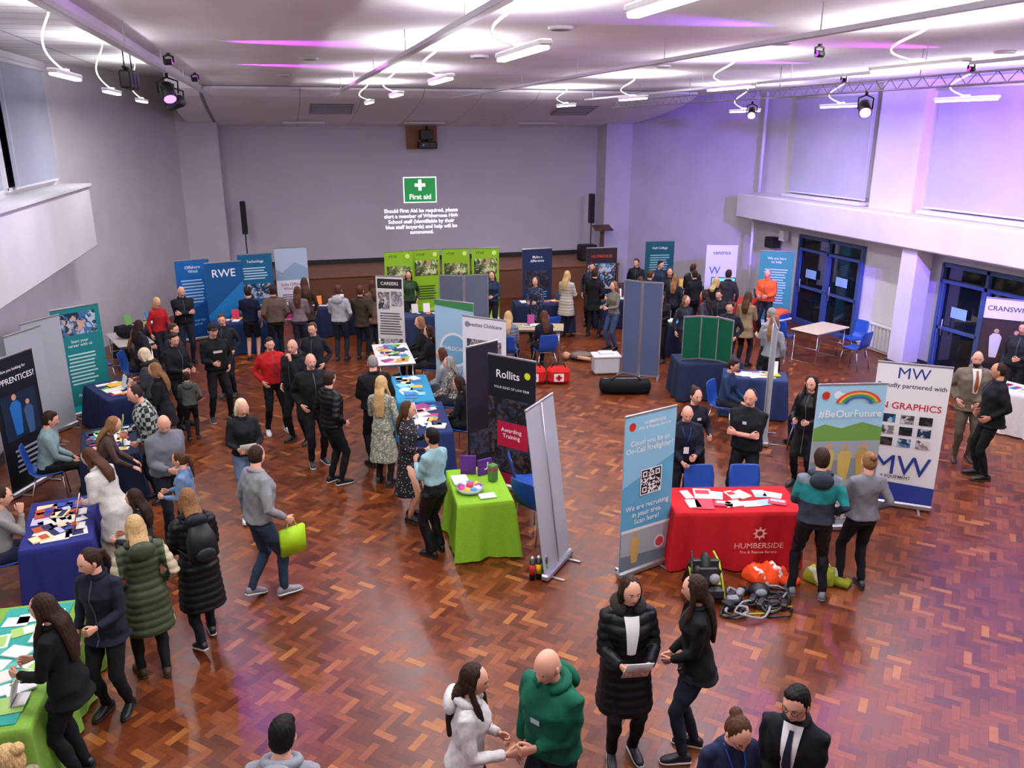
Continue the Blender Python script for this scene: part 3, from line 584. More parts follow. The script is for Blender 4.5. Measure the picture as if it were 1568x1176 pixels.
# ------------------------------------------------------------ floor items
bk=cl('0c0d10')
b=B(); vs,fs=loft([((x,.012*math.sin(x*9),.15+.01*math.sin(x*13)),(0,ry,0),(0,0,rz)) for x,ry,rz in((-.5,.10,.07),(-.47,.18,.13),(-.3,.2,.145),(0,.2,.14),(.3,.2,.15),(.47,.18,.13),(.5,.10,.07))],24,.6); vs=[(x,y,max(0,z)) for x,y,z in vs]; b.add(vs,fs,bk,True); b.tube([(-.3,-.1,.28),(-.2,-.15,.38),(.2,-.12,.38),(.3,-.1,.28)],.015,BLK,6); b.tube([(-.45,0,.295),(.45,0,.295)],.008,ALU,6); b.obj('black_holdall',(6.35,14.3,0),R(-15))
b=B(); rd=cl('c2201e'); 
for k,(x,l) in enumerate(((-.3,.5),(.22,.46))):
    b.box((x,0,.17),(l,.32,.32),rd,bev=.06); b.box((x,-.165,.15),(.2,.02,.16),WHT); b.box((x,-.178,.15),(.05,.006,.12),rd); b.box((x,-.178,.15),(.12,.006,.05),rd); b.tube([(x-.15,0,.32),(x-.1,0,.42),(x+.1,0,.42),(x+.15,0,.32)],.014,BLK,6)
b.obj('red_first_aid_bags',(5.08,15.35,0),R(-14))
b=B(); cr=mat('clear_crate','c8d0d0',.35); b.box((0,0,.2),(.55,.38,.36),cr,bev=.03); b.box((0,0,.4),(.6,.42,.04),WPL,bev=.01); b.box((0,0,.44),(.3,.2,.06),plain('e8ecec')); b.obj('storage_crate',(6.5,15.7,0),R(-10))
b=B(); sk=mat('manikin_skin','c89878',.5); b.ell((.33,0,.1),(.1,.09,.09),sk); b.ell((0,0,.1),(.28,.2,.09),plain('6c5c50')); b.tube([(.2,0,.1),(.28,0,.1)],.05,sk,8); b.tube([(.1,.18,.1),(-.2,.25,.06)],.045,sk,8); b.tube([(.1,-.18,.1),(-.2,-.25,.06)],.045,sk,8); b.obj('cpr_manikin',(6.35,16.85,0),R(170))
b=B(); dk=mat('kit_black','15171a',.45,kind='cloth'); ye=mat('kit_yellow','a8b430',.6); gy=plain('8a8f94')
tl=Matrix.Rotation(.55,3,'X')
b.box((-.32,.1,.24),(.38,.12,.52),dk,tl,bev=.05); b.box((-.32,-.02,.24),(.34,.14,.40),dk,tl,bev=.06); b.box((-.30,-.14,.12),(.42,.16,.16),dk,tl,bev=.05)
b.tube([(-.32,-.17,.20),(-.32,-.13,.26),(-.32,-.01,.46),(-.32,.03,.52)],[.03,.058,.058,.03],plain('1c2422'),14)
b.ell((-.24,-.16,.30),(.06,.05,.06),gy); b.ell((-.42,-.10,.36),(.05,.05,.07),dk)
for s in(-1,1): b.tube([(-.32+s*.12,.12,.49),(-.32+s*.15,-.03,.44),(-.32+s*.17,-.16,.25),(-.32+s*.2,-.25,.03)],.012,ye if s>0 else dk,7)
for z in(.18,.34): b.box((-.32,-.08+z*.1,z),(.36,.16,.018),ye,tl)
rr=random.Random(4)
for k in range(16):
    cx,cy=rr.uniform(-.2,.5),rr.uniform(-.42,.05); r0=rr.uniform(.07,.2); pts=[(cx+r0*math.cos(a*.5)*(1+.2*math.sin(a)),cy+r0*.8*math.sin(a*.5),.028+.02*math.sin(a*1.3+k)+.012*(k%4)) for a in range(0,14)]
    b.tube(pts,.013 if k%3 else .018,dk if k%5 else gy,7)
for k in range(10): b.box((rr.uniform(-.15,.5),rr.uniform(-.38,.05),.06),(.14,.08,.08),dk if k%4 else gy,Matrix.Rotation(rr.uniform(0,3),3,'Z'),bev=.015)
b.ell((.3,-.05,.09),(.12,.10,.09),dk); b.ell((.3,-.12,.10),(.07,.04,.05),gy)
b.tube([(-.2,-.42,.015),(.25,-.40,.02),(.6,-.28,.03)],.009,ye,6)
b.obj('breathing_apparatus_kit',(4.55,7.10,0),R(-15))
def heap(name,x,y,r,cols,strip=None):
    b=B(); vs,fs=ellip((0,0,.05),(r,r*.6,.15),None,40,20); out=[]
    for (px,py,pz) in vs:
        k=1+.22*math.sin(9*px/r+2)*math.cos(7*py/r)+.12*math.sin(17*px/r+11*py/r); out.append((px*(1+.2*math.sin(5*py/r)),py*k,max(.003,pz*k)))
    b.add(out,fs,cl(cols),True)
    if strip:
        st=b.mi(plain(strip))
        for f in range(len(b.f)):
            c=b.v[b.f[f][0]]; q=c[0]+.5*c[1]
            if abs(q-.1)<.025 or abs(q+.12)<.025: b.m[f]=st
    b.tube([(r*.6,-.05,.05),(r*1.1,-.12,.05),(r*1.4,-.02,.03)],[.06,.055,.045],cl(cols),10)
    b.obj(name,(x,y,0),R(-20))
heap('orange_hi_vis_jacket',5.10,7.26,.25,'f0501e','e8e8e8'); heap('yellow_hi_vis_jacket',5.72,7.06,.20,'98a030','c8c8b8')
b=B()
for k in range(3): b.tube([(k*.075,0,0),(k*.075,0,.26)],.035,BLK,12); b.tube([(k*.075,0,.08),(k*.075,0,.2)],.0358,plain(['c03030','e0b020','2a9a4a'][k]),12); b.tube([(k*.075,0,.26),(k*.075,0,.3)],[.035,.015],ALU,12)
b.obj('thermos_flasks',(2.50,8.02,0),0)
b=B(); o_=cl('e8562c'); vs,fs=loft([((0,-.02,.47),(.2,0,0),(0,.16,0)),((0,-.02,.58),(.24,0,0),(0,.2,0)),((0,-.04,.8),(.27,0,0),(0,.2,0)),((0,-.12,.92),(.15,0,0),(0,.17,0))],20); b.add(vs,fs,o_,True); b.box((0,-.1,.7),(.52,.36,.05),plain('d8d8d0'),bev=.02); b.tube([(.22,0,.85),(.3,.05,.6),(.28,.05,.4)],[.07,.06,.05],o_,10); b.obj('hi_vis_jacket_on_chair',(11.25,16.7,0),R(20)); chair(11.25,16.7,20)
b=B(); b.ell((0,0,.12),(.25,.18,.13),bk); b.ell((.3,.1,.1),(.18,.15,.1),cl('24262c')); b.obj('coats_on_table',(-3.3,18.6,.74))
# ------------------------------------------------------------ people
PEND=[]
def remeshed(vs_fs_list,voxel,smooth):
    v=[];f=[]
    for vs,fs in vs_fs_list:
        o=len(v); v+=vs; f+=[tuple(i+o for i in q) for q in fs]
    me=D.meshes.new('tmp'); me.from_pydata(v,[],f); ob=D.objects.new('tmp',me); C.collection.objects.link(ob)
    m=ob.modifiers.new('r','REMESH'); m.mode='VOXEL'; m.voxel_size=voxel
    if smooth: s=ob.modifiers.new('s','SMOOTH'); s.factor=.6; s.iterations=smooth
    return ob
def fetch(ob,dg):
    ev=ob.evaluated_get(dg); me=ev.to_mesh(); n=len(me.vertices); co=np.empty(n*3,dtype=np.float32); me.vertices.foreach_get('co',co); no=np.empty(n*3,dtype=np.float32); me.vertices.foreach_get('normal',no)
    lp=np.empty(len(me.loops),dtype=np.int32); me.loops.foreach_get('vertex_index',lp); pt=np.empty(len(me.polygons),dtype=np.int32); me.polygons.foreach_get('loop_total',pt)
    ev.to_mesh_clear(); return co.reshape(-1,3),no.reshape(-1,3),lp,pt
def hand_geo(curl):
    parts=[]; parts.append(loft([((0,-.01,0),(.024,0,0),(0,0,.018)),((0,.03,0),(.033,0,0),(0,0,.017)),((0,.065,0),(.040,0,0),(0,0,.015)),((0,.095,0),(.038,0,0),(0,0,.012))],14))
    for x,L,r in((.031,.062,.0072),(.0105,.076,.008),(-.0105,.082,.0085),(-.0315,.074,.008)):
        p=Vector((x,.085,0)); pts=[p-Vector((0,.02,0)),p]; rad=[r*1.1,r*1.05]; a=0
        for k,(fr,bend) in enumerate(((.45,curl[0]),(.3,curl[1]),(.25,curl[2]))):
            a+=R(bend); p=p+Vector((x*.12/.03*.1,math.cos(a),-math.sin(a)))*L*fr; pts.append(p); rad.append(r*(1-.1*k))
        parts.append(tube(pts,rad,8))
    parts.append(tube([(-.015,.015,-.004),(-.040,.042,-.010),(-.055,.070,-.018),(-.056,.095,-.026)],[.013,.0115,.0095,.0075],8))
    return parts
HO={'relax':remeshed(hand_geo((18,28,22)),.0042,1),'grip':remeshed(hand_geo((55,65,45)),.0042,1)}
def head_geo():
    vs=[];fs=[];n=36;k=30
    def dfm(nx,ny,nz):
        x=.074*nx; z=.118*nz; y=(.094*(ny**.88) if ny>0 else -.098*((-ny)**.95))
        if nz<0:
            q=-nz; x*=1-.2*q
            if ny<0: y*=1-.5*max(0,q-.15)
            else: y*=1-.02*q
        if ny>.1:
            pz=0
            if -.035<z<=.012: pz=(.012-z)/.047
            elif -.045<z<=-.035: pz=1-(-.035-z)/.010
            y+=.023*math.exp(-(x/.0115)**2)*max(0,pz)
            y-=.008*math.exp(-((abs(x)-.031)/.015)**2-((z-.006)/.012)**2)
            y+=.004*math.exp(-((z-.026)/.009)**2)*math.exp(-(x/.05)**2)
            y+=.006*math.exp(-(x/.022)**2-((z+.060)/.009)**2)
            y+=.009*math.exp(-(x/.022)**2-((z+.098)/.016)**2)
        return (x,y,z)
    for j in range(1,k):
        ph=math.pi*j/k
        for i in range(n):
            a=2*math.pi*i/n; vs.append(dfm(math.sin(ph)*math.cos(a),math.sin(ph)*math.sin(a),math.cos(ph)))
    vs.append(dfm(0,0,1));vs.append(dfm(0,0,-1)); T=len(vs)-2
    for j in range(k-2):
        for i in range(n): a=j*n+i;b_=j*n+(i+1)%n; fs.append((a,a+n,b_+n,b_))
    for i in range(n): fs.append((T,i,(i+1)%n)); fs.append((T+1,(k-2)*n+(i+1)%n,(k-2)*n+i))
    return vs,fs
HV,HF=head_geo()
LIPF=[i for i,f in enumerate(HF) if all(abs(HV[q][0])<.03 and abs(HV[q][2]+.060)<.0135 and HV[q][1]>.03 for q in f)]
SK={'l':'dda58c','m':'c48e6e','d':'8a5a40'}
HC={'blk':'120e0c','dbr':'2c1c14','br':'4a2f1e','lbr':'7e5a3a','bl':'c0a06c','wbl':'d6c6a4','gry':'8a8682','gin':'8a4a24','auburn':'4a1c14'}
def ik(S,Wt,a,b,pole):
    d=Wt-S; L=min(d.length,(a+b)*.998); L=max(L,abs(a-b)+.02); u=d.normalized(); x=(a*a-b*b+L*L)/(2*L); h=math.sqrt(max(a*a-x*x,0)); pv=pole-u*pole.dot(u); pv.normalize(); return S+u*x+pv*h,S+u*L
ARM={'down':(.24,.05,.895),'fwd':(.11,.29,1.11),'low':(.05,.22,.98),'chest':(.07,.25,1.25),'face':(.06,.19,1.44),'cross':(-.09,.20,1.18),'pocket':(.20,.09,.99),'reach':(.16,.46,1.17),'hip':(.23,.0,1.05),'lap':(.09,.33,1.05),'table':(.15,.42,1.13),'back':(.08,-.19,1.0),'point':(.2,.45,1.35),'swing':(.24,.22,.94),'swingb':(.25,-.17,.94),'side':(.42,.16,1.05)}
def person(name,x,y,ang,h=1.7,top='14161a',bot='14151a',arms='down',legs='stand',lean=0,look=(0,0),hair=('short','br'),skin='l',fem=False,hem=.90,bulk=1.0,coat=False,puff=False,hood=None,shoe='16161a',sole=None,bare=False,short=False,skirt=False,wide=False,extra=None,sleeve=None,bareleg=None,top2=None,face=None,tex=None):
    s=h/1.75; sit=legs=='sit'; hz=.52/s if sit else .92
    if sit:
        s=h/1.30*.985; hz=.50/s; chair(x,y,math.degrees(-(R(ang)+math.atan2(x,y))))
    hip=Vector((0,0,hz)); Rl=Matrix.Rotation(-R(lean),3,'X')
    def tp(a,b_,c): return hip+Rl@Vector((a,b_,c-.92))
    wx=.92 if fem else 1.0
    parts_top=[];parts_bot=[];raw=[];hairp=[]
    if fem: TR=[(.86,.165,.120,-.012),(.93,.168,.124,-.012),(1.02,.146,.108,-.004),(1.12,.125,.096,.002),(1.22,.138,.108,.012),(1.29,.148,.124,.018),(1.36,.150,.108,.006),(1.41,.138,.088,-.006),(1.45,.100,.074,-.012),(1.49,.058,.058,-.012)]
    else: TR=[(.86,.156,.116,-.01),(.93,.160,.122,-.01),(1.02,.154,.116,.004),(1.12,.152,.116,.010),(1.22,.162,.122,.012),(1.31,.174,.126,.008),(1.37,.174,.112,0),(1.42,.150,.092,-.008),(1.455,.108,.078,-.012),(1.495,.064,.062,-.012)]
    bk=bulk*1.03+(.08 if coat else 0)+(.08 if puff else 0)
    rings=[]
    X=Rl@Vector((1,0,0)); Yv=Rl@Vector((0,1,0))
    if hem<.86 and not sit:
        k=6
        for i in range(k):
            z=hem+(.86-hem)*i/k; t=1-i/k; fl=.025 if not skirt else .05
            rings.append((Vector((0,-.01,z)),Vector(((TR[0][1]+fl*t)*bk,0,0)),Vector((0,(TR[0][2]+(fl+.02)*t)*bk,0))))
    for (z,rx,ry,yc) in TR:
        if z<hem-.01: continue
        kk=bk if z<1.36 else 1+(bk-1)*(.7 if z<1.43 else .4)
        if abs(z-hem)<.05 : kk*=1.03
        rings.append((tp(0,yc,z),X*rx*kk,Yv*ry*kk))
    parts_top.append(loft(rings,20))
    if coat and not extra:
        vs=[]
        zr=[(c,Xr,Yr) for (c,Xr,Yr) in rings[1:-1]]
        for c,Xr,Yr in zr:
            q=Vector(c)+Vector(Yr)+Vector(Yr).normalized()*.0075; vs+= [tuple(q-X*.006),tuple(q+X*.006)]
        if len(zr)>2: raw.append((vs,[(2*i,2*i+1,2*i+3,2*i+2) for i in range(len(zr)-1)],('c','4a4c52')))
    al=arms if isinstance(arms,tuple) else (arms,arms)
    bs=bk*.97; hands=[]
    SL=sleeve or 'long'
    for sd,pose in((-1,al[0]),(1,al[1])):
        t=ARM[pose] if isinstance(pose,str) else pose
        S=tp(sd*.168*wx*(1+(bk-1)*.35),-.008,1.392); Wt=tp(sd*t[0],t[1],t[2])
        pole=Vector((sd*.45,-.6,-.7)) if pose not in('hip','cross') else Vector((sd*1.,-.4,-.4))
        E,Wr=ik(S,Wt,.285,.25,Rl@pole); In=tp(sd*.07*wx,-.008,1.415)
        if SL=='long': parts_top.append(tube([In,S.lerp(In,.35)+Vector((0,0,.006)),S,S.lerp(E,.5),E,E.lerp(Wr,.5),Wr.lerp(E,.04)],[.040*bs,.052*bs,.058*bs,.053*bs,.047*bs,.041*bs,.033*bs],12))
        elif SL=='short': parts_top.append(tube([In,S,S.lerp(E,.72)],[.045*bs,.060*bs,.055*bs],12)); raw.append((*tube([S.lerp(E,.5),E,E.lerp(Wr,.3),Wr],[.042,.037,.036,.024],12),'skin'))
        fd=(Wr-E).normalized(); med=Rl@Vector((-sd,0,0))
        if pose in('cross',): med=Vector((0,-1,0))
        if pose in('lap','table','reach'): med=Rl@Vector((-sd*.4,0,-1))
        n=med-fd*med.dot(fd)
        if n.length<.05: n=Vector((0,-1,0))-fd*Vector((0,-1,0)).dot(fd)
        n.normalize(); Zt=-n; Yt=fd; Xt=Yt.cross(Zt).normalized()
        Mh=Matrix((Xt,Yt,Zt)).transposed()
        hands.append((sd,Wr,Mh,'relax' if pose in('down','pocket','hip','lap','table','back','point') else 'grip'))
    if sit: feet=[(-.11,.42,0),(.11,.46,0)]
    elif legs=='walk': feet=[(-.09,-.13,16),(.10,.16,0)]
    elif legs=='walk2': feet=[(-.09,.16,0),(.10,-.12,16)]
    elif legs=='wide': feet=[(-.16,.02,0),(.16,-.02,0)]
    elif legs=='shift': feet=[(-.13,.08,0),(.08,-.04,0)]
    else: feet=[(-.10,-.02,0),(.10,.03,0)]
    legb=1.08 if not wide else 1.2
    hb=[]
    for (z,rx,ry,yc) in TR[:3]: hb.append((tp(0,yc,z),X*rx*1.0,Yv*ry*1.0))
    if sit: hb=[(hip+Vector((0,0,-.05)),Vector((.17,0,0)),Vector((0,.12,0))),(hip+Vector((0,0,.02)),Vector((.175,0,0)),Vector((0,.125,0))),(tp(0,0,1.02),X*.16,Yv*.12)]
    if not skirt or bareleg is None: parts_bot.append(loft(hb,18))
    for sd,(fx,fy,pitch) in zip((-1,1),feet):
        H=Vector((sd*.088,0,hz-.03)) if not sit else Vector((sd*.088,0,hz+.03)); A=Vector((fx,fy,.085/s+(.03 if pitch>10 else 0)))
        K,A=ik(H,A,.43,.415,Vector((sd*.1,1,.0 if not sit else 1)))
        lb=legb; 
        g=[(H,.088*lb),(H.lerp(K,.5),.077*lb),(K,.060*lb),(K.lerp(A,.35),.058*lb),(K.lerp(A,.75),(.046 if not wide else .056)*lb),(A+Vector((0,0,-.02)),(.043 if not wide else .062)*lb)]
        if bareleg=='skin' or short:
            if short: parts_bot.append(tube([g[0][0],g[1][0],g[2][0].lerp(g[1][0],.3)],[.09*1.1,.083*1.1,.078*1.1],12))
            raw.append((*tube([q[0] for q in g],[q[1]*.88/lb for q in g],12),'skin'))
        else: parts_bot.append(tube([q[0] for q in g],[q[1] for q in g],12))
        Rs=Matrix.Rotation(R(-sd*9),3,'Z')@Matrix.Rotation(-R(pitch),3,'X')
        base=A-Vector((0,0,.085/s)) 
        for tag,zz0,ex in(('sole',0,1.06),('shoe',.012,1.0)):
            rg=[]
            for (yy,w_,hh) in((-.075,.022,.05),(-.06,.033,.075),(-.01,.036,.10),(.04,.037,.085),(.09,.042,.062),(.14,.042,.048),(.175,.034,.036),(.195,.016,.022)):
                H2=(hh if tag=='shoe' else .022); rg.append((base+Rs@Vector((0,yy*(1.03 if tag=='sole' else 1),zz0+H2/2)),Rs@Vector((w_*ex,0,0)),Rs@Vector((0,0,H2/2))))
            vs,fs=loft(rg,12,.7); raw.append((vs,fs,tag))
    Rh=Matrix.Rotation(-R(look[0]),3,'Z')@Matrix.Rotation(-R(look[1]*.8+lean*.5),3,'X'); J=tp(0,-.008,1.515); hc=J+Rh@Vector((0,.022,.105))
    raw.append((*tube([tp(0,-.015,1.42),tp(0,-.012,1.48),hc+Rh@Vector((0,-.022,-.045))],[.062,.053,.054],14),'skin'))
    def hp(q): return tuple(hc+Rh@Vector(q))
    raw.append(([hp(q) for q in HV],HF,'head'))
    for sd in(-1,1):
        raw.append((*ellip(hp((sd*.0305,.0755,.005)),(.0125,.0085,.0075),Rh,10,7),'eyew'))
        raw.append((*ellip(hp((sd*.0305,.0825,.005)),(.0055,.0030,.0055),Rh,8,5),'eyed'))
        raw.append((*ellip(hp((sd*.076,-.008,-.008)),(.009,.018,.030),Rh@Matrix.Rotation(R(sd*-14),3,'Z'),10,7),'skin'))
        raw.append((*tube([hp((sd*.015,.092,.024)),hp((sd*.033,.090,.029)),hp((sd*.048,.078,.024))],[.0022,.0028,.0016],6),'brow'))
        if face=='glasses':
            pts=[hp((sd*.032+.020*math.cos(a*.7854),.094,.004+.016*math.sin(a*.7854))) for a in range(9)]; raw.append((*tube(pts,.0018,5),'eyed')); raw.append((*tube([hp((sd*.05,.093,.008)),hp((sd*.078,.0,.008))],.0018,5),'eyed'))
    if face=='beard': hairp.append(ellip(hp((0,.038,-.078)),(.055,.055,.045),Rh,14,9))
    hs,hcx=hair
    def E_(c,r): hairp.append(ellip(hp(c),r,Rh,16,11))
    if hs!='bald':
        if hs=='crop': E_((0,-.020,.018),(.0775,.090,.106))
        else: E_((0,-.020,.026),(.083,.095,.106))
        if hs=='short': E_((0,-.035,-.02),(.078,.075,.075)); E_((.01,.02,.088),(.06,.05,.036))
    else: hairp.append(ellip(hp((0,-.045,-.035)),(.0735,.052,.045),Rh,14,9))
    if hs in('long','vlong','bob','lfront'):
        Lh={'long':.30,'vlong':.42,'bob':.17,'lfront':.34}[hs]
        E_((0,-.035,-.02),(.088,.08,.10))
        a0=Vector(hp((0,-.045,-.02))); a1=tp(0,-.085*bk,1.50); a2=tp(0,-.115*bk,1.50-(Lh-.10)*.6); a3=tp(0,-.112*bk,1.50-(Lh-.06))
        Xh=Rh@Vector((1,0,0))
        hairp.append(loft([(a0,Xh*.082,(Rh@Vector((0,1,0)))*.055),(a1,Xh*.088,Yv*.042),(a2,X*.085,Yv*.034),(a3,X*.055,Yv*.02)],14))
        if hs in('lfront','vlong'):
            for sd in(-1,1): hairp.append(tube([hp((sd*.06,.005,.05)),hp((sd*.082,.005,-.06)),tp(sd*.095,.075,1.42),tp(sd*.09,.125,1.27)],[.022,.024,.03,.014],8))
        else:
            for sd in(-1,1): hairp.append(tube([hp((sd*.055,.005,.06)),hp((sd*.080,.002,-.02)),hp((sd*.078,-.015,-.12))],[.022,.022,.02],8))
    if hs=='pony': E_((0,-.035,.0),(.08,.08,.09)); hairp.append(tube([hp((0,-.09,.05)),hp((0,-.135,.03)),hp((0,-.145,-.08)),tp(0,-.14,1.34)],[.02,.03,.035,.012],10))
    if hs=='bun': E_((0,-.035,.0),(.08,.08,.09)); E_((0,-.10,.085),(.045,.042,.042))
    if hs=='cap':
        raw.append((*ellip(hp((0,-.012,.045)),(.088,.104,.088),Rh,18,10),'cap')); raw.append((*ellip(hp((0,.10,.06)),(.065,.06,.010),Rh@Matrix.Rotation(R(-12),3,'X'),14,7),'cap'))
    if hood:
        raw.append((*ellip(tp(0,-.115*bk,1.43),(.125,.058,.095),Rl,16,10),'hood'))
        pts=[tp(.10*math.cos(a),-.02+.085*math.sin(a),1.475-.02*math.sin(a)) for a in [R(-250+k*29) for k in range(12)]]
        raw.append((*tube(pts,.034 if hood!='fur' else .052,10),'hood'))
    elif coat or puff or top2=='collar':
        pts=[tp(.075*math.cos(a),-.012+.07*math.sin(a),1.475-.02*math.sin(a)) for a in [R(-255+k*30) for k in range(12)]]; raw.append((*tube(pts,.022,8),'top'))
    near=math.hypot(x,y)<9
    vt=.0125 if near else .017
    obs={'top':remeshed(parts_top,vt,4),'bot':remeshed(parts_bot,vt,3) if parts_bot else None,'hair':remeshed(hairp,.008 if near else .010,2) if hairp else None}
    if extra:
        for e in extra: e(tp,hp,raw,hands,Rl,bk)
    PEND.append(dict(name=name,x=x,y=y,ang=ang,s=s,obs=obs,raw=raw,hands=hands,top=top,bot=bot,hairc=HC.get(hcx,hcx),skin=SK.get(skin,skin),shoe=shoe,sole=sole or shoe,hood=hood,puff=puff,top2=top2,bareleg=bareleg,sd=random.uniform(0,6),tex=tex,fem=fem))
def X_panel(col,w=.08,z0=1.02,z1=1.44,fem=False):
    def f(tp,hp,raw,hands,Rl,bk):
        vs=[]
        prof=[(.86,.12),(1.02,.122),(1.12,.124),(1.22,.132),(1.31,.135),(1.38,.118),(1.44,.082),(1.48,.055)]
        zs=[p for p in prof if z0-.01<=p[0]<=z1+.05]
        for z,y_ in zs:
            ww=w*(.5+.5*(z-z0)/(z1-z0)); 
            for t in(-1,-.5,0,.5,1): vs.append(tuple(tp(ww*t,(y_*bk+.012)-.012*t*t,z)))
        fs=[(i*5+k,i*5+k+1,i*5+k+6,i*5+k+5) for i in range(len(zs)-1) for k in range(4)]
        raw.append((vs,fs,('c',col)))
    return f
def X_tie(col):
    def f(tp,hp,raw,hands,Rl,bk):
        P5=[(1.455,.075,.014),(1.38,.118,.018),(1.31,.135,.024),(1.22,.132,.030),(1.14,.125,.012)]
        vs=[]
        for z,y_,w in P5:
            for t in(-1,1): vs.append(tuple(tp(w*t,y_*bk+.019,z)))
        raw.append((vs,[(2*i,2*i+1,2*i+3,2*i+2) for i in range(4)],('c',col)))
    return f
def X_lanyard(col='1a3a9a'):
    def f(tp,hp,raw,hands,Rl,bk):
        raw.append((*tube([tp(-.065,0,1.49),tp(-.05,.115*bk,1.40),tp(0,.150*bk,1.20),tp(.05,.115*bk,1.40),tp(.065,0,1.49)],.006,5),('c',col)))
        raw.append(([tuple(tp(*q)) for q in((-.035,.153*bk,1.19),(.035,.153*bk,1.19),(.035,.153*bk,1.09),(-.035,.153*bk,1.09))],[(0,1,2,3)],('c','f0f0f0')))
    return f
def X_logo(txt_col='f0f0f0',w=.16,z=1.30):
    def f(tp,hp,raw,hands,Rl,bk): raw.append(([tuple(tp(*q)) for q in((-w/2,.150*bk,z-.02),(w/2,.150*bk,z-.02),(w/2,.150*bk,z+.02),(-w/2,.150*bk,z+.02))],[(0,1,2,3)],('c',txt_col)))
    return f
def X_hold(col='f2f2ee',w=.21,hh=.29,which=1,off=.09,tilt=50,th=.006):
    def f(tp,hp,raw,hands,Rl,bk):
        sd,Wr,Mh,_=hands[which]; c=Wr+Mh@Vector((0,off,0)); rot=Rl@Matrix.Rotation(R(tilt),3,'X')
        b=B(); b.box(c+rot@Vector((-sd*w*.35,.01,.02)),(w,hh,th),plain(col),rot); raw.append((b.v,b.f,('c',col)))
    return f
def X_bag(col,which=1,w=.28,hh=.30,d=.05):
    def f(tp,hp,raw,hands,Rl,bk):
        sd,Wr,Mh,_=hands[which]; c=Wr+Mh@Vector((0,.08,0)); b=B(); b.box(c+Vector((0,0,-.08-hh/2)),(d,w,hh),plain(col)); raw.append((b.v,b.f,('c',col)))
        raw.append((*tube([c+Vector((0,-.07,-.1)),c+Vector((0,-.03,0)),c+Vector((0,.03,0)),c+Vector((0,.07,-.1))],.006,6),('c',col)))
    return f
def X_backpack(col='101216'):
    def f(tp,hp,raw,hands,Rl,bk):
        raw.append((*loft([(tp(0,-.19*bk,1.06),Rl@Vector((.12,0,0)),Rl@Vector((0,.06,0))),(tp(0,-.21*bk,1.12),Rl@Vector((.15,0,0)),Rl@Vector((0,.09,0))),(tp(0,-.20*bk,1.3),Rl@Vector((.14,0,0)),Rl@Vector((0,.08,0))),(tp(0,-.17*bk,1.42),Rl@Vector((.09,0,0)),Rl@Vector((0,.05,0)))],18,.75),('c',col)))
        for s in(-1,1): raw.append((*tube([tp(s*.09,-.14*bk,1.42),tp(s*.12,0,1.475),tp(s*.13,.13*bk,1.36),tp(s*.155*bk,.05,1.15),tp(s*.12,-.15*bk,1.1)],.016,7),('c',col)))
        raw.append((*ellip(tp(0,-.29*bk,1.16),(.10,.03,.07),Rl,12,8),('c','1c1f26')))
    return f
Pp=person
Pp('woman_in_white_hoodie',.94,4.5,100,1.65,'dcdad8','2a2c34',((.10,.22,1.10),'fwd'),'stand',4,(5,8),('vlong','dbr'),fem=True,bulk=1.14,hood='y',extra=[X_logo('c07a80',.14,1.30)])
Pp('man_in_green_hoodie',1.52,4.36,215,1.8,'0f5a44','1c2230',((.02,.22,1.10),'down'),'stand',4,(0,18),('bald','gry'),bulk=1.2,hood='y',extra=[X_logo('b8c8d8',.07,1.28)])
Pp('woman_in_fur_hood_coat',2.40,5.15,165,1.70,'111318','16181e',('fwd','fwd'),'stand',0,(-10,6),('bob','dbr'),fem=True,coat=True,puff=True,hem=.52,hood='fur',bulk=1.08,extra=[X_panel('e8e8ea',.06,1.06,1.42),X_hold('e6e8ec',.21,.30,0,.10,55)],sole='d8d8d8')
Pp('woman_in_black_jacket',2.97,5.02,262,1.68,'121318','1c2433',('low','low'),'shift',4,(10,8),('vlong','dbr'),fem=True,coat=True,hem=.82,sole='d8d8d8')
Pp('woman_with_hair_bun',2.46,3.75,150,1.62,'1b2440','1a1c22',('fwd','fwd'),'stand',10,(0,25),('bun','br'),fem=True,bulk=1.05,face='glasses',extra=[X_lanyard()])
Pp('schoolboy_in_blazer',2.90,3.66,190,1.70,'12131a','14151a',('low','low'),'stand',0,(10,14),('short','blk'),bulk=1.05,top2='collar',face='glasses',hem=.84,extra=[X_panel('eeeef2',.06,1.10,1.44),X_tie('1c2038')])
Pp('person_in_grey_hoodie',-.26,4.12,20,1.70,'8e929a','22242a',('low','low'),'stand',8,(0,15),('short','blk'),hood='y',bulk=1.15)
Pp('blonde_woman',-1.70,4.5,300,1.62,'8a8068','1c1c22',('fwd','fwd'),'stand',5,(0,10),('bun','bl'),fem=True,bulk=1.05)
Pp('woman_in_black_coat',-1.88,6.12,300,1.68,'0f1014','121318',('fwd','fwd'),'stand',4,(0,14),('vlong','dbr'),fem=True,coat=True,hem=.78)
Pp('woman_in_navy_coat',-1.74,6.9,215,1.65,'171d2c','15171c',('fwd','down'),'stand',2,(30,14),('pony','dbr'),fem=True,coat=True,hem=.80)
Pp('woman_in_green_puffer_gilet',-1.47,7.33,352,1.68,'3e4a34','16181c',('pocket','pocket'),'shift',2,(0,10),('bob','bl'),fem=True,coat=True,puff=True,hem=.56,hood='y',tex='gilet',shoe='3a2a1c')
Pp('woman_in_long_black_coat',-1.04,7.70,345,1.70,'101218','14161a',('fwd','fwd'),'walk',3,(0,12),('bob','lbr'),fem=True,coat=True,puff=True,hem=.48,hood='y',extra=[X_backpack()],sole='c8c8c8')
Pp('man_in_grey_jumper',-.47,8.45,65,1.80,'85888a','2c3c50',((.18,.16,1.08),(.27,.16,.98)),'walk',3,(-35,8),('crop','dbr'),bulk=1.18,shoe='8a8c90',sole='d8d8d8',top2='collar',extra=[X_bag('a8d820')])
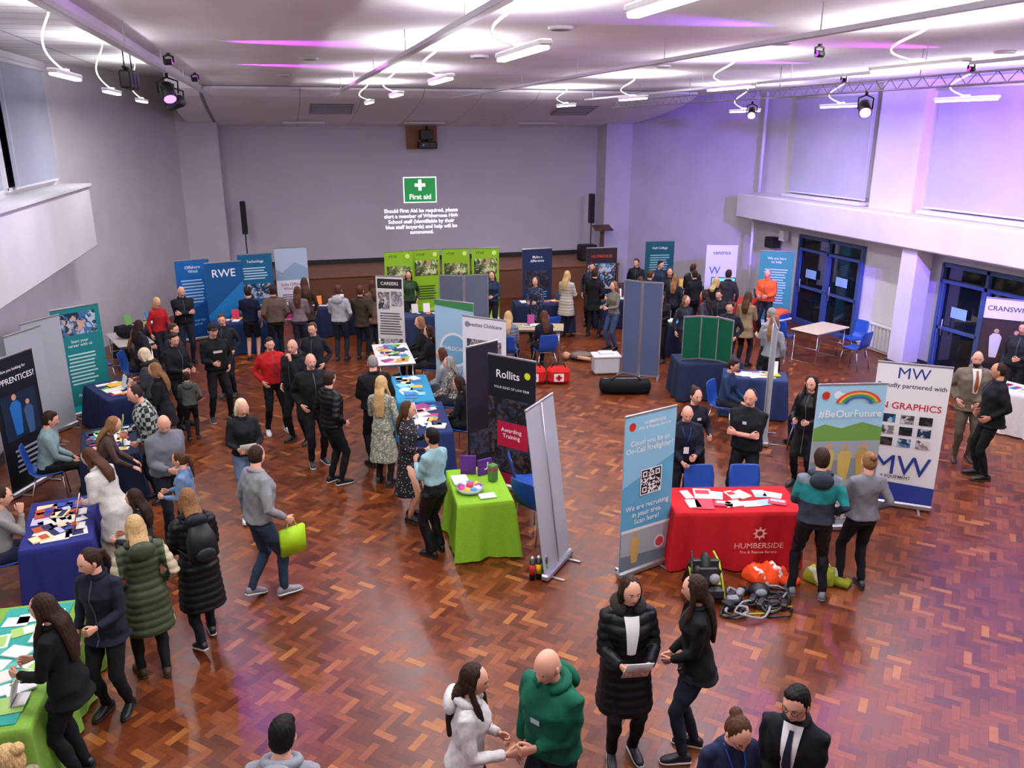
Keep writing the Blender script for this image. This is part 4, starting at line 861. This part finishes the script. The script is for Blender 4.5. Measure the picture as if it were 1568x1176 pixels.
Pp('woman_holding_leaflets',-.68,10.65,175,1.66,'15171c','5a7088',('fwd','fwd'),'walk',2,(-10,12),('bob','wbl'),fem=True,coat=True,extra=[X_hold('e8ecd8',.21,.28,0,.08,50)],shoe='d8d8dc')
Pp('bald_man_in_grey_jumper',-1.60,10.2,155,1.76,'6c7078','1e2430',('low','fwd'),'stand',8,(20,30),('bald','gry'),bulk=1.22)
Pp('woman_in_white_cardigan',-2.08,9.45,310,1.62,'d2d0c8','c0b8a8',('fwd','fwd'),'stand',18,(-10,20),('long','br'),fem=True,hem=.55,bulk=1.1,coat=True)
Pp('girl_in_denim_jacket',-1.30,9.5,290,1.45,'6a86a8','20242c',('fwd','fwd'),'stand',2,(0,12),('pony','br'),fem=True,bulk=1.05)
Pp('girl',-1.62,8.4,300,1.50,'23262e','1c1e24',('fwd','fwd'),'stand',2,(0,14),('long','dbr'),fem=True)
Pp('man_in_checked_shirt',-1.90,11.5,260,1.75,'56605e','1c2028',('low','fwd'),'stand',12,(0,18),('crop','dbr'),bulk=1.22,tex='check')
Pp('seated_man',-3.40,11.9,95,1.32,'7f9a9a','14161a',('lap','lap'),'sit',10,(0,14),('short','dbr'),bulk=1.05)
Pp('seated_woman',-3.24,9.3,95,1.30,'8a8a84','2a3048',('lap','face'),'sit',6,(0,10),('bun','dbr'),fem=True)
Pp('young_woman_leaning',-2.50,10.75,95,1.58,'4a3a34','22283a',('table','table'),'stand',24,(0,10),('long','lbr'),fem=True)
Pp('woman_in_grey_coat',-2.2,13.75,290,1.68,'3a3d42','16181c',('fwd','fwd'),'stand',3,(0,12),('bob','wbl'),fem=True,coat=True,hood='fur',hem=.7)
Pp('woman_in_black_coat',-1.92,12.85,285,1.66,'15161b','1a1c22',('fwd','fwd'),'stand',4,(0,14),('long','lbr'),fem=True,coat=True,hem=.7)
Pp('child_in_grey_coat',-1.68,13.85,0,1.2,'4c524c','16181c',('fwd','pocket'),'stand',0,(0,5),('short','dbr'),coat=True,hood='y')
Pp('man_in_black_cap',-1.28,14.8,165,1.78,'101216','14151a',('pocket','fwd'),'wide',0,(0,6),('cap','blk'),bulk=1.12,coat=True,extra=[X_logo('d8d0c8',.15,1.28)],sole='c8c8c8')
Pp('man_in_black_jacket',-1.92,14.6,140,1.72,'121419','15161b',('fwd','fwd'),'stand',3,(20,14),('short','dbr'),bulk=1.1,coat=True)
Pp('teenager',-2.05,15.6,120,1.66,'1e2230','16181e',('down','pocket'),'stand',2,(0,8),('short','br'),bulk=1.05,coat=True)
Pp('man_in_black_jacket',-2.2,18.95,170,1.76,'14161b','1a1d26',('cross','cross'),'stand',3,(0,10),('bald','gry'),bulk=1.2,coat=True)
Pp('woman_in_red_top',-2.68,18.6,150,1.60,'a81e22','1a1c24',('fwd','down'),'stand',2,(0,8),('bob','bl'),fem=True)
Pp('seated_woman',-2.95,16.9,110,1.3,'4a3a34','1a1c24',('lap','lap'),'sit',6,(0,10),('long','lbr'),fem=True)
Pp('boy_in_red_jacket',-.32,13.85,165,1.70,'b01a1e','101216',('pocket','pocket'),'wide',0,(10,6),('short','dbr'),bulk=1.12,coat=True,shoe='d8d8da')
Pp('man_in_black_jacket',.05,13.3,215,1.78,'14151b','14161b',('face','pocket'),'wide',0,(-10,6),('bald','br'),bulk=1.15,coat=True,hood='y')
Pp('man_in_dark_tracksuit',.28,12.25,165,1.80,'111217','15171d',('pocket','pocket'),'stand',0,(0,4),('bald','gry'),bulk=1.2,coat=True,sole='d0d0d0')
Pp('boy_in_black_puffer',.50,11.4,60,1.74,'101115','121318',('pocket','pocket'),'stand',0,(-20,4),('short','dbr'),coat=True,puff=True,sole='d0d0d0')
Pp('teenager',.42,14.7,200,1.72,'1c1e26','14161c',('pocket','down'),'stand',0,(0,4),('short','br'),coat=True)
Pp('woman_in_patterned_dress',1.20,11.15,20,1.68,'7d8270','b09078',('fwd','down'),'shift',0,(15,6),('vlong','bl'),fem=True,hem=.42,skirt=True,bareleg='tights',tex='pattern',shoe='2a2420')
Pp('man_in_black_jacket',1.18,11.95,340,1.78,'121318','14161b',('fwd','down'),'stand',0,(20,5),('crop','gry'),bulk=1.2,coat=True)
Pp('woman_in_spotted_dress',1.38,9.95,110,1.68,'14141c','c8987c',('chest','fwd'),'stand',0,(-5,10),('long','br'),fem=True,hem=.40,skirt=True,bareleg='skin',tex='dots',extra=[X_logo('d0b0a0',.05,1.38)])
Pp('woman_in_teal_blouse',1.54,8.92,315,1.66,'8fb8ba','101115',('chest','fwd'),'stand',0,(0,8),('short','blk'),fem=True,wide=True,hem=1.0,bulk=1.08,skin='m')
Pp('seated_woman',2.64,13.8,285,1.3,'8e9294','3a3f4a',('lap','lap'),'sit',4,(0,6),('long','br'),fem=True)
Pp('seated_woman',2.66,13.2,280,1.3,'5a5450','20222a',('lap','lap'),'sit',4,(0,6),('bob','gry'),fem=True,tex='pattern')
Pp('seated_woman',2.62,12.0,290,1.3,'17181e','16181e',('lap','lap'),'sit',8,(0,14),('long','dbr'),fem=True)
Pp('seated_woman',2.68,16.4,270,1.32,'1c1a1c','16181e',('lap','lap'),'sit',3,(0,6),('long','lbr'),fem=True)
Pp('seated_woman',2.72,15.55,280,1.3,'121216','16181e',('lap','lap'),'sit',3,(0,8),('long','dbr'),fem=True)
Pp('boy_in_shorts',-.8,18.85,15,1.68,'131a30','14161c',('fwd','down'),'stand',0,(0,5),('short','dbr'),sleeve='short',short=True,bulk=1.1)
Pp('person_in_brown_jacket',-.26,18.55,350,1.74,'5c4c42','14161c',('pocket','pocket'),'stand',0,(0,4),('short','dbr'),bulk=1.15,coat=True)
Pp('woman_in_mauve_jumper',.26,18.6,10,1.68,'7a6a70','2a3040',('fwd','fwd'),'stand',0,(0,4),('long','br'),fem=True,bulk=1.1)
Pp('woman_in_brown_coat',.45,19.6,350,1.7,'3a2a24','14161c',('fwd','down'),'stand',0,(0,4),('long','br'),fem=True,coat=True,hem=.7)
Pp('boy_in_grey_hoodie',1.12,18.2,15,1.74,'a6a8ac','20242e',('fwd','pocket'),'stand',0,(0,8),('short','br'),bulk=1.12,hood='y')
Pp('woman_in_brown_coat',1.60,18.2,20,1.70,'3a3028','1c1e26',('fwd','pocket'),'stand',0,(0,4),('short','br'),coat=True,hem=.8)
Pp('woman_in_tan_coat',1.95,18.9,330,1.68,'6a5444','20242c',('fwd','pocket'),'stand',0,(0,4),('long','br'),fem=True,coat=True,hem=.7)
Pp('seated_woman_in_grey_puffer',4.5,16.35,10,1.32,'6f7682','1a1c24',('lap','lap'),'sit',6,(0,8),('long','bl'),fem=True,puff=True,coat=True)
Pp('seated_woman',5.3,16.25,340,1.3,'1a2034','1a1c24',('lap','lap'),'sit',4,(0,8),('long','br'),fem=True)
Pp('woman_in_navy_dress',5.85,18.7,200,1.62,'1a2440','14161c',('fwd','fwd'),'stand',0,(0,6),('long','br'),fem=True,tex='dots',hem=.6,skirt=True)
Pp('woman_in_cream_coat',6.74,18.95,30,1.68,'b8b0a0','20222a',('fwd','fwd'),'stand',0,(0,4),('long','bl'),fem=True,coat=True,puff=True,hem=.6)
Pp('person_in_black_coat',7.4,18.75,20,1.74,'121318','14161c',('fwd','pocket'),'wide',0,(0,4),('short','dbr'),coat=True,hem=.7)
Pp('girl_with_bag',7.4,17.5,230,1.64,'6e6a60','3a4a6a',('fwd','fwd'),'stand',0,(0,8),('long','lbr'),fem=True)
Pp('woman_in_tan_coat',9.6,15.35,20,1.68,'8a7858','1a1c22',('fwd','fwd'),'stand',0,(0,6),('long','br'),fem=True,coat=True,hem=.7)
Pp('woman_in_grey_jumper',8.8,13.1,20,1.68,'8a8c90','20242c',('fwd','down'),'stand',0,(10,4),('long','lbr'),fem=True,bulk=1.1)
Pp('person_in_grey_top',9.2,13.8,320,1.66,'9a9a98','20242c',('fwd','fwd'),'stand',0,(0,4),('short','gry'),face='glasses')
Pp('man_in_hi_vis_jacket',11.6,17.7,200,1.72,'e0602c','20242c',('fwd','fwd'),'stand',4,(0,10),('crop','gry'),bulk=1.2,coat=True)
for (x,y,a,h,c,hr,f) in((9.7,19.9,150,1.68,'1b2a44',('short','dbr'),0),(9.9,18.3,330,1.66,'14161c',('short','dbr'),0),(9.2,18.0,20,1.62,'1c1e26',('long','lbr'),1),(8.0,16.2,200,1.62,'17191f',('long','dbr'),1),(8.3,15.7,150,1.60,'262a34',('long','lbr'),1),(9.3,20.5,190,1.66,'14161c',('short','br'),0),(9.85,17.2,40,1.66,'121318',('bob','bl'),1),(10.5,19.5,200,1.64,'2a4a3c',('short','gin'),0),(10.2,19.0,10,1.68,'15171d',('short','dbr'),0),(9.5,18.9,170,1.65,'1a1c24',('long','br'),1),(8.2,17.8,340,1.66,'16181e',('long','br'),1),
    (8.7,18.4,60,1.7,'20242e',('short','br'),0),(8.9,15.9,300,1.64,'3a3440',('long','dbr'),1),(9.35,16.1,190,1.6,'1a1c22',('short','dbr'),0),(10.6,17.9,350,1.7,'2c2a30',('short','dbr'),0),(7.8,20.0,190,1.7,'1c2234',('short','dbr'),0),(5.0,19.6,200,1.66,'23304a',('bob','br'),1),(3.0,20.2,170,1.66,'2a4426',('long','dbr'),1),(-2.7,16.2,60,1.62,'23262e',('long','dbr'),1),(-1.2,16.2,200,1.66,'1a1c24',('short','br'),0),(8.75,14.6,200,1.66,'1c1e2a',('short','dbr'),0)):
    Pp('visitor_in_dark_clothes',x,y,a,h,c,'15171d',random.choice([('fwd','fwd'),('pocket','down'),('fwd','down')]),'stand',2,(random.uniform(-20,20),6),hr,fem=bool(f),coat=True)
Pp('seated_woman',7.15,11.9,110,1.3,'223a5c','1a1c24',('lap','lap'),'sit',8,(0,14),('short','dbr'),fem=True)
Pp('seated_woman',7.85,10.5,340,1.3,'c8ccd0','1a1c24',('lap','lap'),'sit',8,(0,8),('short','auburn'),fem=True)
Pp('woman_in_black_dress',7.1,9.5,200,1.68,'101115','14161a',('fwd','fwd'),'stand',0,(0,4),('vlong','blk'),fem=True,coat=True,hem=.5)
Pp('firefighter_in_uniform',4.86,8.98,170,1.66,'141a28','12141c',('fwd','low'),'stand',6,(0,16),('bald','br'),bulk=1.15,extra=[X_lanyard()])
Pp('woman_firefighter_in_uniform',5.22,9.42,150,1.70,'12161f','12141c',('fwd','down'),'stand',0,(0,8),('bun','dbr'),fem=True,extra=[X_logo('d8d8e0',.06,1.32)])
Pp('firefighter_in_uniform',5.74,8.9,195,1.80,'0f1218','10131a',('cross','cross'),'wide',0,(0,6),('crop','dbr'),bulk=1.22,sleeve='short',extra=[X_logo('c8ccd4',.05,1.33)])
Pp('man_in_teal_jacket',5.36,6.86,350,1.77,'2c3440','111318',('fwd','pocket'),'wide',2,(-5,8),('short','dbr'),bulk=1.08,coat=True,hood='y',tex='teal',shoe='6a6e74')
Pp('woman_in_grey_sweatshirt',6.0,6.90,330,1.65,'74757c','15161b',('fwd','pocket'),'shift',0,(0,6),('bun','lbr'),fem=True,bulk=1.15,shoe='26282e')
Pp('man_in_tweed_jacket',10.1,9.65,165,1.80,'6c6252','5c5244',('low','pocket'),'stand',0,(10,6),('crop','dbr'),bulk=1.15,coat=True,hem=.82,face='beard',shoe='3a2418',extra=[X_panel('e4e0da',.06,1.10,1.44),X_tie('8a4a20')])
Pp('man_in_black_suit',9.85,8.98,250,1.80,'121318','121318',('pocket','pocket'),'stand',0,(20,6),('crop','dbr'),bulk=1.15,coat=True,hem=.82,skin='m')
Pp('man_in_dark_suit',12.65,11.2,200,1.75,'1c2028','14161c',('fwd','down'),'stand',0,(0,6),('short','dbr'),bulk=1.12,coat=True)
# ---- finalise people
C.view_layer.update(); dg=C.evaluated_depsgraph_get()
HG={k:fetch(o,dg) for k,o in HO.items()}
def fabric_tex(kind,col):
    key='fabric_%s_%s'%(kind,col)
    if key in MC: return MC[key]
    m=D.materials.new(key); nt,N,L,b=nodes(m); b.inputs['Roughness'].default_value=.85; tc=N.new('ShaderNodeTexCoord')
    if kind=='check':
        a=N.new('ShaderNodeTexChecker'); a.inputs['Scale'].default_value=16; a.inputs[1].default_value=(*lin('20262a'),1); a.inputs[2].default_value=(*lin('a8b0aa'),1)
        L.new(tc.outputs['Object'],a.inputs[0]); L.new(a.outputs[0],b.inputs[0])
    else:
        v=N.new('ShaderNodeTexVoronoi'); v.inputs['Scale'].default_value=28 if kind=='dots' else 34; L.new(tc.outputs['Object'],v.inputs['Vector']); rp=N.new('ShaderNodeValToRGB'); rp.color_ramp.interpolation='CONSTANT'
        rp.color_ramp.elements[0].color=(*lin('c8c0b8' if kind=='dots' else 'b8bca8'),1); rp.color_ramp.elements[1].color=(*lin(col),1); rp.color_ramp.elements[1].position=.2 if kind=='dots' else .42
        L.new(v.outputs['Distance'],rp.inputs[0]); L.new(rp.outputs[0],b.inputs[0])
    MC[key]=m; return m
def skinm(c):
    key='skin_'+c
    if key in MC: return MC[key]
    m=mat(key,c,.5,spec=.3); b=m.node_tree.nodes['Principled BSDF']; b.inputs['Subsurface Weight'].default_value=.08; b.inputs['Subsurface Radius'].default_value=(.01,.004,.002); return m
kill=[]
for P in PEND:
    vs=[];lps=[];tot=[];mi=[];mats=[];off=0
    def mid(m):
        if m not in mats: mats.append(m)
        return mats.index(m)
    def addnp(co,lp,pt,m,mask=None):
        global off
        vs.append(co); lps.append(lp+off); tot.append(pt); mi.append(np.full(len(pt),mid(m),dtype=np.int32)); off+=len(co)
    sk=skinm(P['skin']); ph=P['sd']
    tm_={'check':lambda:fabric_tex('check',P['top']),'pattern':lambda:fabric_tex('pattern',P['top']),'dots':lambda:fabric_tex('dots',P['top'])}.get(P['tex'],lambda:cl(P['top'],rough=.45 if P['puff'] else .85))()
    for kind in('top','bot','hair'):
        ob=P['obs'][kind]
        if ob is None: continue
        co,no,lp,pt=fetch(ob,dg); kill.append(ob)
        x,y,z=co[:,0],co[:,1],co[:,2]
        if kind=='hair': d=.0026*np.sin(x*190+np.sin(z*22)*2+ph)*np.sin(y*150+1)
        elif kind=='top' and P['puff']: d=.011*np.abs(np.sin(z*math.pi/.075+ph))-.004
        else: d=.0030*np.sin(z*38+x*24+np.sin(y*31+ph)*1.5+ph)+.0015*np.sin(x*61-z*47+y*29+ph*2)+.0030*np.sin(z*17+y*22-x*15+ph)
        co=co+no*d[:,None]
        if kind=='hair': m=hairm(P['hairc'])
        elif kind=='top': m=tm_
        else:
            m=cl(P['bot']) if P['bareleg']!='tights' else cl('2a2420')
        addnp(co,lp,pt,m)
        if kind=='top' and P['tex'] in('teal','gilet'):
            ends=np.cumsum(pt); st=ends-pt; c0=co[lp[st]]; arr=mi[-1]
            if P['tex']=='teal': arr[(c0[:,2]>1.18)&(np.abs(c0[:,0])>-1)&(c0[:,2]<1.38)]=mid(cl('1f7f80')); arr[(c0[:,2]>=1.38)]=mid(cl('66717a'))
            else: arr[(np.abs(c0[:,0])>.215)]=mid(cl('c2b898'))
    for r in P['raw']:
        v,f,tag=r
        if tag=='skin': m=sk
        elif tag=='head': m=sk
        elif tag=='eyew': m=mat('eye_white','e0dcd8',.3)
        elif tag=='eyed': m=mat('eye_dark','1a1210',.25)
        elif tag=='brow': m=hairm(P['hairc'])
        elif tag=='shoe': m=mat('shoe_'+P['shoe'],P['shoe'],.45)
        elif tag=='sole': m=mat('shoe_'+P['sole'],P['sole'],.5)
        elif tag=='cap': m=cl('15161a')
        elif tag=='hood': m=mat('fur_trim','1e1a16',.95,kind='knit') if P['hood']=='fur' else cl(P['top'])
        elif tag=='top': m=tm_
        else: m=plain(tag[1])
        lp=np.array([i for q in f for i in q],dtype=np.int32); pt=np.array([len(q) for q in f],dtype=np.int32)
        addnp(np.array([tuple(q) for q in v],dtype=np.float32),lp,pt,m)
        if tag=='head': mi[-1][LIPF]=mid(mat('lips','a05a54',.45))
    for sd,Wr,Mh,k in P['hands']:
        co,no,lp,pt=HG[k]; q=co.copy()
        if sd<0: q[:,0]*=-1
        A=np.array(Mh); sc=(.96 if P['fem'] else 1.03)
        q=(q*sc)@A.T+np.array(Wr)
        addnp(q.astype(np.float32),lp,pt,sk)
    V=np.concatenate(vs)*P['s']; LP=np.concatenate(lps); PT=np.concatenate(tot); MI=np.concatenate(mi)
    me=D.meshes.new(P['name']); me.vertices.add(len(V)); me.vertices.foreach_set('co',V.astype(np.float32).ravel()); me.loops.add(len(LP)); me.loops.foreach_set('vertex_index',LP.astype(np.int32))
    me.polygons.add(len(PT)); ls=np.concatenate(([0],np.cumsum(PT)[:-1])).astype(np.int32); me.polygons.foreach_set('loop_start',ls)
    for m in mats: me.materials.append(m)
    me.polygons.foreach_set('material_index',MI); me.polygons.foreach_set('use_smooth',np.ones(len(PT),dtype=bool)); me.update(calc_edges=True); me.validate()
    o=D.objects.new(P['name'],me); zmin=float(V[:,2].min()); o.location=(P['x'],P['y'],-zmin+.001); o.rotation_euler=(0,0,-(R(P['ang'])+math.atan2(P['x'],P['y']))); C.collection.objects.link(o)
for ob in kill+list(HO.values()):
    me=ob.data; D.objects.remove(ob); D.meshes.remove(me)
# ------------------------------------------------------------ world / camera
w=D.worlds.new('World'); C.scene.world=w; w.use_nodes=True; w.node_tree.nodes['Background'].inputs[0].default_value=(.05,.06,.1,1)
C.scene.view_settings.view_transform='Standard'
cd=D.cameras.new('camera'); cd.lens=36*1250/1568; cam=D.objects.new('camera',cd); cam.location=(0,0,5); cam.rotation_euler=(math.pi/2-R(17.3),0,-R(15.7)); C.collection.objects.link(cam); C.scene.camera=cam
